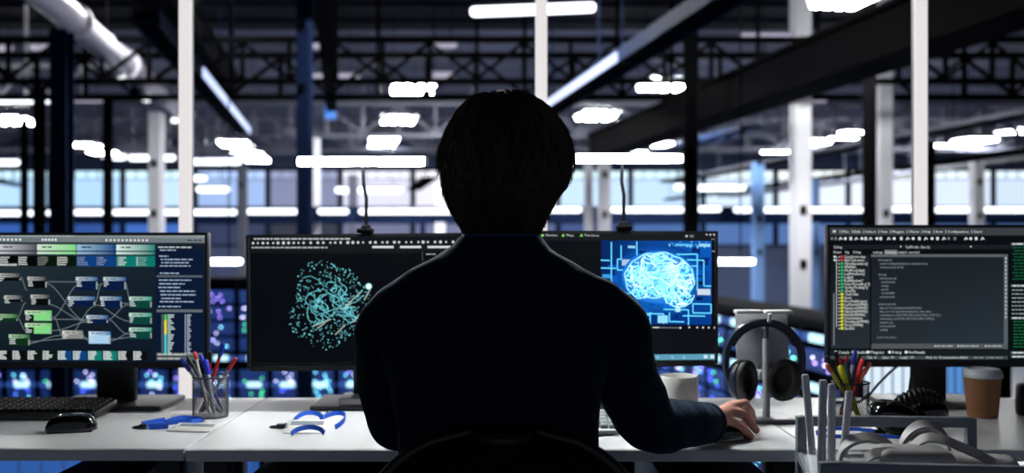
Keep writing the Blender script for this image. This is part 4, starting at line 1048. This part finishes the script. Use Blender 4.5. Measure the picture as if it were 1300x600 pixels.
obj('lid', MB().lathe([(0, .106), (.028, .106), (.033, .1075), (.036, .112), (.0375, .112), (.0405, .1085), (.0435, .100), (.0445, .097), (.0435, .092), (.0425, .092), (.0405, .0965)], mat('lid_plastic', (190, 194, 202), 0.4), 40, c), t)
obj('sip_hole', MB().ellipsoid(c + Vector((.0, -.018, .1058)), (.006, .003, .001), M_black_steel, 12, 6), t)
t = thing('smart_speaker', 'small black upright device cut off at the right edge of the picture', 'speaker', (1.215, 2.33, DZ))
obj('speaker_body', MB().lathe([(0, .001), (.030, .001), (.033, .005), (.034, .03), (.033, .066), (.029, .074), (0, .076)], M_plastic, 32, (1.215, 2.33, DZ)), t)
obj('light_ring', MB().lathe([(.020, .0757), (.024, .0762), (.025, .0757)], M_foot, 32, (1.215, 2.33, DZ)), t)

# ------------------------------------------------------------------ tablet stand with headphones
bx, by = 0.584, 2.285
t = thing('tablet_stand', 'pale metal stand with a back plate that carries the headphones', 'stand', (bx, by, DZ))
M_alum = mat('pale_aluminium', (176, 176, 182), 0.4, metal=0.25, var=0.03)
obj('base', MB().box((bx - .010, by, DZ + .004), (.125, .115, .008), M_alum, bev=.003), t)
px_ = bx - .003
obj('pole', MB().cyl((px_, by - .01, DZ + .008), (px_, by - .01, DZ + .185), .0085, M_alum, 20), t)
obj('inner_pole', MB().cyl((px_, by - .01, DZ + .185), (px_, by - .01, DZ + .226), .0055, M_foot, 16), t)
obj('back_plate', MB().box((px_ + .002, by + .035, DZ + .163), (.122, .006, .156), M_alum, rot=(-.12, 0, 0), bev=.002), t)
obj('plate_lip', MB().box((px_ - .0335, by + .020, DZ + .2445), (.062, .036, .008), M_white, bev=.0025).box((px_ + .034, by + .020, DZ + .2440), (.062, .036, .008), M_white, bev=.0025), t)
obj('hinge', MB().box((px_ - .006, by + .012, DZ + .100), (.022, .040, .022), M_alum, bev=.004).cyl((px_ + .012, by + .012, DZ + .105), (px_ + .024, by + .012, DZ + .105), .016, M_plastic, 18), t)
obj('plate_arm', MB().box((px_, by + .01, DZ + .212), (.012, .046, .012), M_alum, bev=.003), t)
obj('hook', MB().tube([(px_ - .0, by - .010, DZ + .222), (px_ - .003, by - .020, DZ + .228), (px_ - .004, by - .045, DZ + .226), (px_ - .006, by - .062, DZ + .230), (px_ - .006, by - .066, DZ + .246)], .0042, M_white, 10), t)
M_phone = mat('headphone_navy', (24, 32, 54), 0.4); M_pad = mat('ear_pad_leather', (12, 12, 14), 0.55, bump=0.2, scale=120)
def headphones():
    hx, hy = px_ - .014, by - .042; zt = DZ + .2275
    t = thing('headphones', 'navy over-ear headphones hanging on the pale stand', 'headphones', (hx, hy, DZ + .05))
    pts = []; sd = []
    for i in range(33):
        a = PI * (1.16 - 1.32 * i / 32)
        pts.append(Vector((hx + .086 * math.cos(a), hy, zt - .086 + .086 * math.sin(a) * (1.0 if math.sin(a) > 0 else 1.35)))); sd.append((0, 1, 0))
    obj('headband', MB().strap(pts, .030, .011, M_phone, sd), t, smooth=1.0)
    obj('headband_padding', MB().strap([p + (Vector((hx, hy, zt - .085)) - p).normalized() * .008 for p in pts[7:26]], .026, .008, M_pad, (0, 1, 0)), t, smooth=1.0)
    for s in (-1, 1):
        c = Vector((hx + s * .050, hy - .004, DZ + .095)); ax = Vector((-s * .70, -.70, -.06 if s < 0 else .10)).normalized()
        upv = Vector((s * .28, 0, 1)); u = (upv - ax * upv.dot(ax)).normalized(); w = ax.cross(u)
        M = Matrix((w, u, ax)).transposed()
        e = MB()
        prof = [(0, -.022), (.60, -.022), (.86, -.017), (1.0, -.006), (1.0, .002), (.9, .004)]
        def ring(b, prof, m):
            vs = []; fs = []; n = 36
            for (r, z) in prof:
                for j in range(n):
                    an = 2 * PI * j / n; vs.append(M @ Vector((r * .036 * math.cos(an), r * .047 * math.sin(an), z)) + c)
            for i in range(len(prof) - 1):
                for j in range(n):
                    j2 = (j + 1) % n; fs.append((i * n + j, i * n + j2, i * n + n + j2, i * n + n + j))
            b.add(vs, fs, m); return b
        cupo = obj('ear_cup', ring(e, prof, M_phone), t, smooth=1.0)
        pad = ring(MB(), [(.92, .003), (1.02, .008), (1.0, .018), (.88, .022), (.70, .021), (.62, .014), (.58, .006), (0, .005)], M_pad)
        obj('ear_pad', pad, cupo, smooth=1.2)
        end = pts[0] if s < 0 else pts[-1]
        obj('slider', MB().tube([end, end * .5 + (c - ax * .02 + u * .02) * .5 + Vector((s * .010, 0, 0)), c - ax * .018 + u * .01], [.009, .008, .006], M_phone, 12, ell=(1, 1.3)), t)
headphones()

# ------------------------------------------------------------------ black headset lying on the right desk
t = thing('gaming_headset', 'glossy black headset lying on the right desk behind the trolley bar', 'headset', (0.83, 2.12, DZ))
obj('ear_cup', MB().ellipsoid((.803, 2.10, DZ + .036), (.052, .045, .035), M_gloss, 32, 18, Euler((0, .25, .1)).to_matrix(), .85), t, smooth=1.4)
obj('ear_cup', MB().ellipsoid((.905, 2.17, DZ + .034), (.040, .044, .033), M_gloss, 32, 18, Euler((0, -.2, .2)).to_matrix(), .85), t, smooth=1.4)
rb = MB(); pth = [Vector((.83 + .012 * i, 2.135 + .003 * i, DZ + .050 + .022 * math.sin(PI * (i + 1) / 10))) for i in range(9)]
for i, p in enumerate(pth): rb.tube([p + Vector((.016 * math.cos(a) * .25, .016 * math.cos(a), .016 * math.sin(a))) for a in [2 * PI * k / 14 for k in range(14)]], .0045, M_plastic, 8, closed=True)
obj('ribbed_band', rb, t)
obj('band_core', MB().tube(pth, .015, M_plastic, 14), t)
obj('cushion', MB().lathe([(.018, -.004), (.032, -.006), (.036, 0), (.032, .008), (.018, .008)], M_pad, 28, (.80, 2.072, DZ + .040), Euler((1.3, 0, .1)).to_matrix()), t)

# ------------------------------------------------------------------ loose cables behind the right monitor
t = obj('cable', MB().tube([(1.01, 2.50, .862), (.985, 2.51, .835), (.955, 2.52, .805), (.92, 2.50, .78), (.89, 2.48, .755), (.865, 2.48, .738), (.84, 2.49, .7340), (.80, 2.50, .7340)], .0032, M_plastic, 8), label='black cable slanting down from the right monitor to its desk', category='cable')
t = obj('cable', MB().tube([(.995, 2.455, .862), (.988, 2.46, .82), (.986, 2.47, .775), (.990, 2.475, .757), (.984, 2.49, .7465), (.98, 2.50, .7460)], .0030, M_plastic, 8), label='black cable hanging upright beside the right monitor stand', category='cable')
t = obj('cable', MB().tube([(-.955, 2.45, .75), (-1.0, 2.455, .742), (-1.05, 2.47, .7345), (-1.12, 2.50, .7345)], .0032, M_plastic, 8), label='black cable at the stand of the leftmost monitor', category='cable')

# ------------------------------------------------------------------ metal trolley with router and virtual reality headsets
M_frame = mat('grey_trolley_paint', (126, 133, 144), 0.45, metal=0.2, var=0.05)
TZ = 0.802; SZ = 0.7355
rl, rr, fl, fr_ = Vector((.553, 1.905, 0)), Vector((.868, 1.885, 0)), Vector((.472, 1.50, 0)), Vector((.83, 1.46, 0))
t = thing('metal_trolley', 'grey metal frame trolley at the lower right in front of the right desk', 'trolley', (.68, 1.69, 0))
def bar(a, b, w, h, m=M_frame):
    d = (b - a); L = d.length; d = d.normalized(); sd = d.cross(Vector((0, 0, 1))).normalized(); u = sd.cross(d)
    return MB().box((a + b) / 2, (L, w, h), m, Matrix((d, sd, u)).transposed(), bev=.0015, seg=1)
Zv = lambda p, z: Vector((p.x, p.y, z))
for p in (rl, rr, fl, fr_):
    b = MB().box((p.x, p.y, (.06 + TZ) / 2), (.018, .018, TZ - .06), M_frame, bev=.0015, seg=1)
    lg = obj('leg', b, t)
    obj('caster', MB().cyl((p.x - .012, p.y, .03), (p.x + .012, p.y, .03), .03, M_plastic, 18).box((p.x, p.y, .055), (.014, .014, .02), M_foot), lg)
for a, b, in ((rl, rr), (fl, fr_)):
    obj('top_rail', bar(Zv(a, TZ - .0085), Zv(b, TZ - .0085), .018, .019), t)
for a, b, z_ in ((rl, rr, SZ), (fl, fr_, SZ), (fl, rl, SZ), (fr_, rr, SZ), (rl, rr, .25), (fl, fr_, .25), (fl, rl, .25), (fr_, rr, .25)):
    obj('side_rail', bar(Zv(a, z_ - .009), Zv(b, z_ - .009), .014, .016), t)
def shelf(z_):
    v = [Zv(p, z_) for p in (fl, fr_, rr, rl)] + [Zv(p, z_ - .004) for p in (fl, fr_, rr, rl)]
    return MB().add(v, [(0, 1, 2, 3), (7, 6, 5, 4), (0, 4, 5, 1), (1, 5, 6, 2), (2, 6, 7, 3), (3, 7, 4, 0)], M_greypl)
obj('shelf', shelf(SZ), t); obj('lower_shelf', shelf(.25), t)

t = thing('wireless_router', 'grey router with four upright antennas at the left of the trolley', 'router', (.545, 1.64, SZ))
M_rt = mat('router_grey', (206, 207, 214), 0.5)
rx = Euler((0, 0, -.25)).to_matrix()
obj('router_body', MB().box((.525, 1.64, SZ + .017), (.070, .20, .030), M_rt, rx, bev=.007, seg=3), t)
obj('vent_slots', MB().box((.538, 1.62, SZ + .0325), (.05, .004, .002), M_plastic, rx).box((.54, 1.64, SZ + .0325), (.05, .004, .002), M_plastic, rx).box((.542, 1.66, SZ + .0325), (.05, .004, .002), M_plastic, rx), t)
for (xt, yt, Yt), (xb, Yb) in (((1022, 475, 1.72), (1032, 1.725)), ((1045, 482, 1.55), (1042, 1.555)), ((1056, 487, 1.64), (1055, 1.645)), ((1078, 496, 1.70), (1070, 1.70))):
    a = Vector(((xb - 650) * Yb / F, Yb, SZ + .022)); b = P(xt, yt, Yt); d = (b - a).normalized()
    an = obj('antenna', MB().tube([a + d * .020, a + d * .026, b - d * .003, b], [.0050, .0064, .0064, .0052], M_rt, 16), t)
    obj('antenna_hinge', MB().cyl(a + Vector((0, 0, -.006)), a + d * .022, .0058, M_rt, 14).ellipsoid(a + d * .02, (.0066, .0066, .0066), M_rt, 14, 8), an)

M_vr = mat('vr_pale_grey', (182, 178, 180), 0.5, var=0.03); M_foam = mat('black_foam', (10, 10, 11), 0.9, bump=0.4, scale=300)
def vr(label, c, rz, top, side, vis, hv):
    """headset lying on the shelf: visor, foam face pad, strap loops"""
    t = thing('virtual_reality_headset', label, 'vr headset', c, 'virtual reality headsets on the trolley')
    R = Euler((0, 0, rz)).to_matrix(); C = Vector(c)
    q = lambda x, y, z_: R @ Vector((x, y, z_)) + C
    vo = obj('visor', MB().box(q(0, 0, hv / 2), (vis[0], vis[1], hv), M_vr, R, bev=.018, seg=4), t, smooth=1.0)
    obj('front_window', MB().box(q(0, -vis[1] / 2 - .0008, hv * .5), (vis[0] * .8, .004, hv * .45), M_gloss, R, bev=.0015), vo)
    obj('face_foam', MB().box(q(0, vis[1] / 2 + .006, hv * .48), (vis[0] * .84, .022, hv * .8), M_foam, R, bev=.010, seg=3), t)
    obj('side_strap', MB().strap(side, .020, .004, M_vr, (.2, .8, .5)), t, smooth=1.0)
    obj('top_strap', MB().strap(top, .024, .006, M_vr, (.3, .9, .3)), t, smooth=1.0)
    return t
def path(Y0, Y1, pts): return [P(x, y, Y0 + (Y1 - Y0) * i / (len(pts) - 1)) for i, (x, y) in enumerate(pts)]
def rounded(p, k=4): return smoothpath([(q, 0) for q in p], k)[0]
def smoothpath(pr, k=4):
    P_ = [Vector(p) for p, r in pr]; R_ = [r for p, r in pr]; op = []; orr = []
    for i in range(len(P_) - 1):
        p0, p1, p2, p3 = P_[max(i - 1, 0)], P_[i], P_[i + 1], P_[min(i + 2, len(P_) - 1)]
        for j in range(k):
            t_ = j / k
            op.append(.5 * ((2 * p1) + (p2 - p0) * t_ + (2 * p0 - 5 * p1 + 4 * p2 - p3) * t_ * t_ + (3 * p1 - p0 - 3 * p2 + p3) * t_ ** 3)); orr.append(R_[i] + (R_[i + 1] - R_[i]) * t_)
    op.append(P_[-1]); orr.append(R_[-1])
    return op, orr
vr('pale virtual reality headset on the trolley next to the router', (.650, 1.615, SZ), -0.12,
   rounded(path(1.66, 1.72, [(1066, 592), (1069, 574), (1080, 561), (1098, 555), (1116, 558), (1132, 568), (1142, 582)])),
   rounded(path(1.60, 1.60, [(1098, 592), (1103, 580), (1120, 574), (1150, 577), (1180, 590)])), (.120, .085), .066)
vr('pale virtual reality headset on the trolley with tall loop straps, right of the other', (.765, 1.63, SZ), -0.35,
   rounded(path(1.74, 1.80, [(1141, 586), (1145, 564), (1156, 547), (1172, 539), (1190, 544), (1202, 557), (1207, 578)])),
   rounded(path(1.66, 1.58, [(1154, 584), (1160, 566), (1175, 556), (1195, 557), (1220, 567), (1243, 577), (1262, 588)])), (.120, .075), .050)

# ------------------------------------------------------------------ office chair
t = thing('office_chair', 'black office chair with a curved mesh back carrying the person', 'office chair', (-0.01, 1.52, 0))
def backshell(m, off, th, sc=1.0):
    b = MB(); rings = []
    for k in range(21):
        f = k / 20; z_ = .52 + f * .335
        hw = .205 * sc
        if f > .50: hw = .205 * sc * math.sqrt(max(0.0, 1 - ((f - .50) / .505) ** 2)) ** .85 + .004
        row_ = []
        for j in range(25):
            s_ = -1 + 2 * j / 24; row_.append(Vector((-.012 + s_ * hw, 1.385 + off + .075 * s_ * s_ + .05 * (1 - f) * (1 - f) - .01 * math.sin(f * 3), z_)))
        rings.append(row_)
    vs = [p for r in rings for p in r]; n = 25; N = len(vs); vs = vs + [p + Vector((0, th, 0)) for p in vs]; fs = []
    for i in range(20):
        for j in range(24):
            a = i * n + j; fs.append((a, a + 1, a + n + 1, a + n)); fs.append((N + a, N + a + n, N + a + n + 1, N + a + 1))
    edge = list(range(n)) + [i * n + n - 1 for i in range(1, 21)] + [20 * n + j for j in range(n - 2, -1, -1)] + [i * n for i in range(19, 0, -1)]
    for a, c_ in zip(edge, edge[1:] + edge[:1]): fs.append((a, c_, N + c_, N + a))
    return b.add(vs, fs, m), [vs[i] + Vector((0, th / 2, 0)) for i in edge]
bs, edge = backshell(M_chair, 0, .012)
obj('backrest', bs, t, smooth=1.0)
obj('back_frame', MB().tube(edge, .011, M_plastic, 10, closed=True), t, smooth=1.0)
obj('seat', MB().box((-.01, 1.66, .418), (.48, .46, .07), M_chair, bev=.03, seg=4), t, smooth=1.0)
obj('back_support', MB().tube([(-.01, 1.62, .372), (-.01, 1.46, .375), (-.01, 1.405, .44), (-.01, 1.408, .60)], .02, M_plastic, 14, ell=(1, 1.6)), t)
for s_ in (-1, 1):
    a = obj('armrest_post', MB().tube([(-.01 + s_ * .2, 1.60, .39), (-.01 + s_ * .275, 1.60, .40), (-.01 + s_ * .285, 1.60, .60)], .014, M_plastic, 12), t)
    obj('armrest_pad', MB().box((-.01 + s_ * .285, 1.61, .612), (.07, .22, .024), M_plastic, bev=.010, seg=3), a)
obj('gas_column', MB().cyl((-.01, 1.63, .09), (-.01, 1.63, .30), .026, M_plastic, 18).cyl((-.01, 1.63, .28), (-.01, 1.63, .38), .016, M_foot, 16).box((-.01, 1.63, .372), (.16, .2, .03), M_plastic, bev=.006), t)
for k in range(5):
    a = 2 * PI * k / 5 + .3; e = Vector((-.01 + .30 * math.cos(a), 1.63 + .30 * math.sin(a), .075))
    lg = obj('base_leg', MB().tube([(-.01, 1.63, .10), e], [.026, .016], M_plastic, 12), t)
    obj('caster', MB().cyl(e + Vector((-.022, 0, -.045)), e + Vector((.022, 0, -.045)), .029, M_plastic, 18).cyl(e + Vector((0, 0, -.03)), e + Vector((0, 0, .01)), .008, M_foot, 10), lg)
# ------------------------------------------------------------------ the seated person, seen from behind
def baked(mb, voxel, smooth_it=6, name='body', fac=0.5):
    """one continuous surface out of overlapping volumes"""
    me = mb.mesh(name, smooth=0)
    o = bpy.data.objects.new('temporary', me); COL.objects.link(o)
    r = o.modifiers.new('r', 'REMESH'); r.mode = 'VOXEL'; r.voxel_size = voxel
    s_ = o.modifiers.new('s', 'SMOOTH'); s_.iterations = smooth_it; s_.factor = fac
    dg = bpy.context.evaluated_depsgraph_get(); dg.update()
    out = bpy.data.meshes.new_from_object(o.evaluated_get(dg)); out.name = name
    bpy.data.objects.remove(o); bpy.data.meshes.remove(me)
    out.polygons.foreach_set('use_smooth', [True] * len(out.polygons))
    return out
def ell_ring(cx, cy, z, hw, hd, n=40, pw=1.0):
    r = []
    for j in range(n):
        a = 2 * PI * j / n; c_, s_ = math.cos(a), math.sin(a)
        r.append(Vector((cx + hw * math.copysign(abs(c_) ** pw, c_), cy + hd * math.copysign(abs(s_) ** pw, s_), z)))
    return r
PY = 1.60
# torso outline: z, centre x, half width, centre y, half depth
TOR = [(.44, -.012, .165, 1.645, .125), (.52, -.012, .175, 1.635, .125), (.60, -.012, .168, 1.62, .118), (.68, -.016, .160, 1.61, .112), (.76, -.020, .158, 1.60, .112), (.84, -.024, .162, 1.60, .118),
       (.92, -.026, .172, 1.60, .122), (.98, -.026, .188, 1.60, .118), (1.02, -.025, .196, 1.605, .108), (1.045, -.024, .192, 1.608, .098), (1.065, -.023, .176, 1.61, .090), (1.083, -.022, .152, 1.612, .082), (1.100, -.021, .122, 1.614, .074), (1.116, -.020, .094, 1.618, .066), (1.130, -.019, .074, 1.62, .064)]
def torso(b, m, d):
    b.loft([ell_ring(cx, cy, z_, hw - d, hd - d, 48, .82 if z_ < 1.06 else .92) for z_, cx, hw, cy, hd in TOR], m)
RA = [((.130, 1.612, 1.012), .066), ((.158, 1.628, .985), .070), ((.178, 1.665, .935), .062), ((.205, 1.715, .875), .057), ((.238, 1.765, .822), .053), ((.262, 1.80, .803), .0525), ((.295, 1.85, .795), .051), ((.335, 1.905, .787), .047), ((.370, 1.958, .778), .0425), ((.394, 1.994, .773), .0395)]
LA = [((-.172, 1.612, 1.008), .066), ((-.196, 1.628, .980), .062), ((-.206, 1.665, .925), .055), ((-.208, 1.71, .865), .051), ((-.206, 1.76, .820), .049), ((-.195, 1.80, .805), .048), ((-.165, 1.86, .793), .046), ((-.130, 1.93, .782), .042), ((-.095, 1.995, .782), .038), ((-.082, 2.02, .784), .036)]
def limb(b, pr, m, d=0.0, n=20, ends=True):
    p_, r_ = smoothpath(pr); r_ = [max(.003, q - d) for q in r_]
    b.tube(p_, r_, m, n)
    if ends:
        b.ellipsoid(p_[0], (r_[0],) * 3, m, 16, 10); b.ellipsoid(p_[-1], (r_[-1],) * 3, m, 16, 10)
HX, HY = -.012, 1.605
def hand(b, wrist, palm, knuckles, fingers, thumb, dz=0.0):
    up_ = lambda q: (q[0], q[1], q[2] + dz)
    wrist = up_(wrist); knuckles = [up_(q) for q in knuckles]; fingers = [[up_(q) for q in c_] for c_ in fingers]; thumb = [up_(q) for q in thumb]
    """palm as a thick slab from wrist to the knuckles; each finger a jointed chain from its knuckle"""
    W_ = Vector(wrist); K = [Vector(k) for k in knuckles]
    b.tube([W_ - (K[1] - W_).normalized() * .05, W_, W_.lerp(K[1], .25)], [.026, .025, .026], M_skin, 16, ell=(.85, 1.1))
    for k in K: b.tube([W_, W_.lerp(k, .5), k], [.019, .0165, .0105], M_skin, 14); b.ellipsoid(k, (.0108,) * 3, M_skin, 12, 8)
    for a, c_ in zip(K[:-1], K[1:]): b.tube([W_.lerp(a, .55), W_.lerp(c_, .55)], .0145, M_skin, 10); b.tube([a.lerp(W_, .12), c_.lerp(W_, .12)], .0115, M_skin, 10); b.tube([a.lerp(W_, .3), c_.lerp(W_, .3)], .0135, M_skin, 10)
    for ch in fingers:
        p_ = [Vector(q) for q in ch]; r_ = [.0112, .0104, .0094, .0080]
        b.tube(p_, r_[:len(p_)], M_skin, 12)
        for q, rr_ in zip(p_, r_): b.ellipsoid(q, (rr_ * 1.04,) * 3, M_skin, 12, 8)
    p_ = [Vector(q) for q in thumb]; b.tube(p_, [.014, .0115, .0100, .0080][:len(p_)], M_skin, 12)
    for q, rr_ in zip(p_, [.014, .0118, .0102, .0082]): b.ellipsoid(q, (rr_,) * 3, M_skin, 12, 8)
body = MB()
torso(body, M_skin, .012)
limb(body, RA, M_skin, .012); limb(body, LA, M_skin, .012)
body.tube([(-.018, 1.622, 1.08), (-.016, 1.622, 1.14), (-.013, 1.618, 1.20)], [.062, .054, .054], M_skin, 24)
# head: skull, jaw, face
body.ellipsoid((HX, 1.600, 1.268), (.076, .094, .088), M_skin, 32, 20)
body.ellipsoid((HX, 1.640, 1.205), (.058, .062, .070), M_skin, 28, 18)
body.ellipsoid((HX, 1.676, 1.158), (.030, .026, .022), M_skin, 20, 12)
body.tube([(HX, 1.690, 1.262), (HX, 1.708, 1.232), (HX, 1.716, 1.220)], [.008, .011, .012], M_skin, 14)
for s_ in (-1, 1):
    body.ellipsoid((HX + s_ * .010, 1.708, 1.219), (.008, .008, .007), M_skin, 12, 8)
    body.ellipsoid((HX + s_ * .030, 1.684, 1.268), (.022, .010, .007), M_skin, 14, 8)
    body.ellipsoid((HX + s_ * .040, 1.674, 1.222), (.022, .016, .018), M_skin, 14, 8)
    body.ellipsoid((HX + s_ * .079, 1.605, 1.238), (.007, .018, .031), M_skin, 16, 10, Euler((.15, 0, s_ * .25)).to_matrix())
body.ellipsoid((HX, 1.698, 1.196), (.022, .008, .005), M_skin, 14, 8); body.ellipsoid((HX, 1.697, 1.186), (.019, .008, .006), M_skin, 14, 8)
hand(body, (.388, 1.992, .770), None, [(.462, 2.094, .792), (.459, 2.072, .793), (.449, 2.048, .786), (.437, 2.026, .773)],
     [[(.462, 2.094, .792), (.494, 2.116, .792), (.509, 2.124, .774), (.515, 2.127, .758)],
      [(.459, 2.072, .793), (.489, 2.090, .796), (.503, 2.099, .776), (.508, 2.102, .758)],
      [(.449, 2.048, .786), (.479, 2.060, .779), (.496, 2.064, .758), (.506, 2.064, .745)],
      [(.437, 2.026, .773), (.461, 2.031, .762), (.477, 2.030, .749), (.487, 2.029, .7405)]],
     [(.405, 2.035, .765), (.424, 2.072, .762), (.447, 2.101, .754), (.470, 2.118, .746)])
hand(body, (-.075, 2.028, .770), None, [(-.045, 2.100, .779), (-.063, 2.110, .782), (-.082, 2.110, .781), (-.099, 2.102, .776)],
     [[(-.045, 2.100, .779), (-.034, 2.135, .781), (-.028, 2.155, .772), (-.026, 2.165, .763)],
      [(-.063, 2.110, .782), (-.058, 2.148, .784), (-.055, 2.170, .774), (-.054, 2.180, .764)],
      [(-.082, 2.110, .781), (-.083, 2.146, .783), (-.084, 2.167, .773), (-.084, 2.176, .764)],
      [(-.099, 2.102, .776), (-.106, 2.130, .777), (-.110, 2.146, .769), (-.111, 2.154, .762)]],
     [(-.055, 2.05, .768), (-.030, 2.075, .765), (-.016, 2.10, .763), (-.010, 2.118, .762)], dz=.020)
for s_ in (-1, 1):
    limb(body, [((-.012 + s_ * .085, 1.64, .535), .080), ((-.012 + s_ * .095, 1.82, .540), .072), ((-.012 + s_ * .10, 2.02, .525), .056), ((-.012 + s_ * .10, 2.09, .485), .054), ((-.012 + s_ * .10, 2.09, .40), .053), ((-.012 + s_ * .10, 2.085, .25), .042), ((-.012 + s_ * .10, 2.08, .10), .036)], M_skin, .008)
    body.tube([(-.012 + s_ * .10, 2.06, .055), (-.012 + s_ * .10, 2.13, .045), (-.012 + s_ * .10, 2.23, .035)], [.034, .036, .026], M_skin, 14)
person = obj('person', baked(body, .0038, 3, 'person', .4), None, at=(0, 0, 0))
person['label'] = 'person in a navy sweater seen from behind at the middle desk, hand on mouse'; person['category'] = 'person'

sw = MB()
torso(sw, M_knit, 0.0)
limb(sw, RA, M_knit, 0.0, ends=False); limb(sw, LA, M_knit, 0.0, ends=False)
sw.ellipsoid(RA[0][0], (.066,) * 3, M_knit); sw.ellipsoid(LA[0][0], (.066,) * 3, M_knit)
sm = baked(sw, .0065, 5, 'sweater', .4)
tx = bpy.data.textures.new('cloth_folds', 'CLOUDS'); tx.noise_scale = 0.09
so = obj('sweater', sm, person)
dm_ = so.modifiers.new('folds', 'DISPLACE'); dm_.texture = tx; dm_.strength = 0.010; dm_.mid_level = 0.5; dm_.texture_coords = 'GLOBAL'
def cuff(pr, name):
    a, b_ = Vector(pr[-2][0]), Vector(pr[-1][0]); d = (b_ - a).normalized(); r_ = pr[-1][1]
    q = MB().tube([b_ - d * .022, b_ - d * .018, b_ - d * .004, b_ + d * .004, b_ + d * .003, b_ - d * .02], [r_ * .96, r_ + .0015, r_ + .001, r_ - .002, r_ - .006, r_ - .008], M_knit, 36, caps=False)
    obj(name, q, so, smooth=1.2)
cuff(RA, 'ribbed_cuff'); cuff(LA, 'ribbed_cuff')
nb = MB(); rings = []
for (z_, hw, hd) in ((1.112, .092, .074), (1.126, .079, .069), (1.139, .070, .064), (1.142, .067, .062), (1.135, .064, .059), (1.120, .066, .060)):
    rings.append(ell_ring(-.019, 1.619, z_, hw, hd, 40))
nb.loft(rings, M_knit, cap=False); obj('ribbed_neckline', nb, so, smooth=1.2)
cb = MB(); rings = []
for (z_, hw, hd) in ((1.112, .070, .064), (1.138, .066, .060), (1.156, .0635, .057), (1.1585, .0625, .056), (1.155, .0615, .055), (1.12, .060, .057)):
    rings.append(ell_ring(-.017, 1.620, z_, hw, hd, 40))
cb.loft(rings, M_shirt, cap=False)
obj('shirt_collar', cb, person, smooth=1.2)
tr = MB()
tr.loft([ell_ring(-.012, 1.645, z_, hw, hd, 40, .85) for z_, hw, hd in ((.47, .165, .12), (.50, .182, .135), (.56, .182, .132), (.585, .176, .126))], M_trouser)
for s_ in (-1, 1):
    limb(tr, [((-.012 + s_ * .085, 1.64, .535), .082), ((-.012 + s_ * .095, 1.82, .540), .076), ((-.012 + s_ * .10, 2.02, .525), .062), ((-.012 + s_ * .10, 2.09, .485), .060), ((-.012 + s_ * .10, 2.09, .40), .058), ((-.012 + s_ * .10, 2.085, .25), .052), ((-.012 + s_ * .10, 2.08, .10), .050)], M_trouser, 0, ends=False)
obj('trousers', baked(tr, .010, 5, 'trousers'), person)
for s_ in (-1, 1):
    x = -.012 + s_ * .10
    obj('shoe', MB().loft([[Vector((x + w_ * math.cos(a), y_, max(.0, h_ * .5 + h_ * .5 * math.sin(a)))) for a in [2 * PI * k / 20 for k in range(20)]] for y_, w_, h_ in ((2.035, .018, .06), (2.045, .034, .085), (2.08, .040, .105), (2.13, .042, .085), (2.19, .048, .062), (2.25, .042, .05), (2.275, .020, .034))], M_gloss), person, smooth=1.2)

# hair: a full mop, fitted to the outline
HO = [(118, 632, 645, .30), (122, 616, 664, .5), (131, 597, 682, .72), (145, 583, 700, .86), (160, 574, 711, .94), (175, 567, 719, 1.0), (190, 562, 724, 1.02), (205, 560, 726, 1.02), (220, 562, 721, 1.0), (235, 566, 716, .96), (250, 568, 704, .90), (262, 573, 698, .84), (275, 579, 692, .78), (286, 586, 688, .72), (297, 592, 683, .66)]
HR = []
for py, xa, xb, dd in HO:
    z_ = CZ - (py - 310) * PY / F; cx = ((xa + xb) / 2 - 650) * PY / F; hw = (xb - xa) / 2 * PY / F
    low_ = max(0, (py - 222) / 75)
    cy = 1.600 - .030 * low_; hd = .106 * min(1, dd) - .034 * low_
    HR.append((z_, cx, cy, hw * .975, hd))
def hsurf(f, a, k=1.0):
    """point on the hair surface, f from 0 (crown) to 1 (nape)"""
    q = f * (len(HR) - 1); i = min(int(q), len(HR) - 2); t_ = q - i
    z_, cx, cy, hw, hd = [HR[i][j] + (HR[i + 1][j] - HR[i][j]) * t_ for j in range(5)]
    return Vector((cx + hw * k * math.cos(a), cy + hd * k * math.sin(a), z_))
hb = MB()
rings = [ell_ring(HR[0][1], HR[0][2], HR[0][0] + .002, HR[0][3] * .4, HR[0][4] * .4, 56)]
for (z_, cx, cy, hw, hd) in HR: rings.append([Vector((p.x, p.y, p.z)) for p in ell_ring(cx, cy, z_, hw, hd, 56)])
hb.loft(rings, M_hair)
Rh = random.Random(9)
for i in range(620):
    a = Rh.uniform(-PI, PI); f0 = Rh.uniform(0.05, .72); L = Rh.uniform(.22, .42); sw_ = Rh.uniform(-.5, .5)
    if math.sin(a) > .55 and f0 > .3: continue
    pts = []; lift_ = Rh.uniform(.012, .034); flick_ = Rh.uniform(-.2, 1.3)
    fend = min(1.03, f0 + L)
    for k in range(7):
        t_ = k / 6; f = f0 + (fend - f0) * t_
        pts.append(hsurf(min(f, 1.0), a + sw_ * t_ * .5, 1.0 + (.006 if k in (0,) else lift_) + .075 * max(0, t_ - .6) * flick_) + Vector((0, 0, -.012 * max(0, f - 1))))
    hb.tube(pts, [.0035, .0056, .0058, .0050, .0040, .0026, .0006], M_hair, 5, ell=(1.3, .55))
for i in range(3600):
    a = Rh.uniform(-PI, PI); f0 = Rh.uniform(0.10, .85); L = Rh.uniform(.10, .30)
    if math.sin(a) > .55 and f0 > .3: continue
    pts = []; fl_ = Rh.uniform(.0, .12); da = Rh.uniform(-.5, .5)
    for k in range(5):
        t_ = k / 4; f = min(1.0, f0 + L * t_)
        pts.append(hsurf(f, a + da * t_, 1.020 + fl_ * t_ * t_ + .01))
    hb.tube(pts, [.0007, .0007, .0006, .0005, .0003], M_hair, 3, caps=False)
obj('hair', hb, person, smooth=1.4)
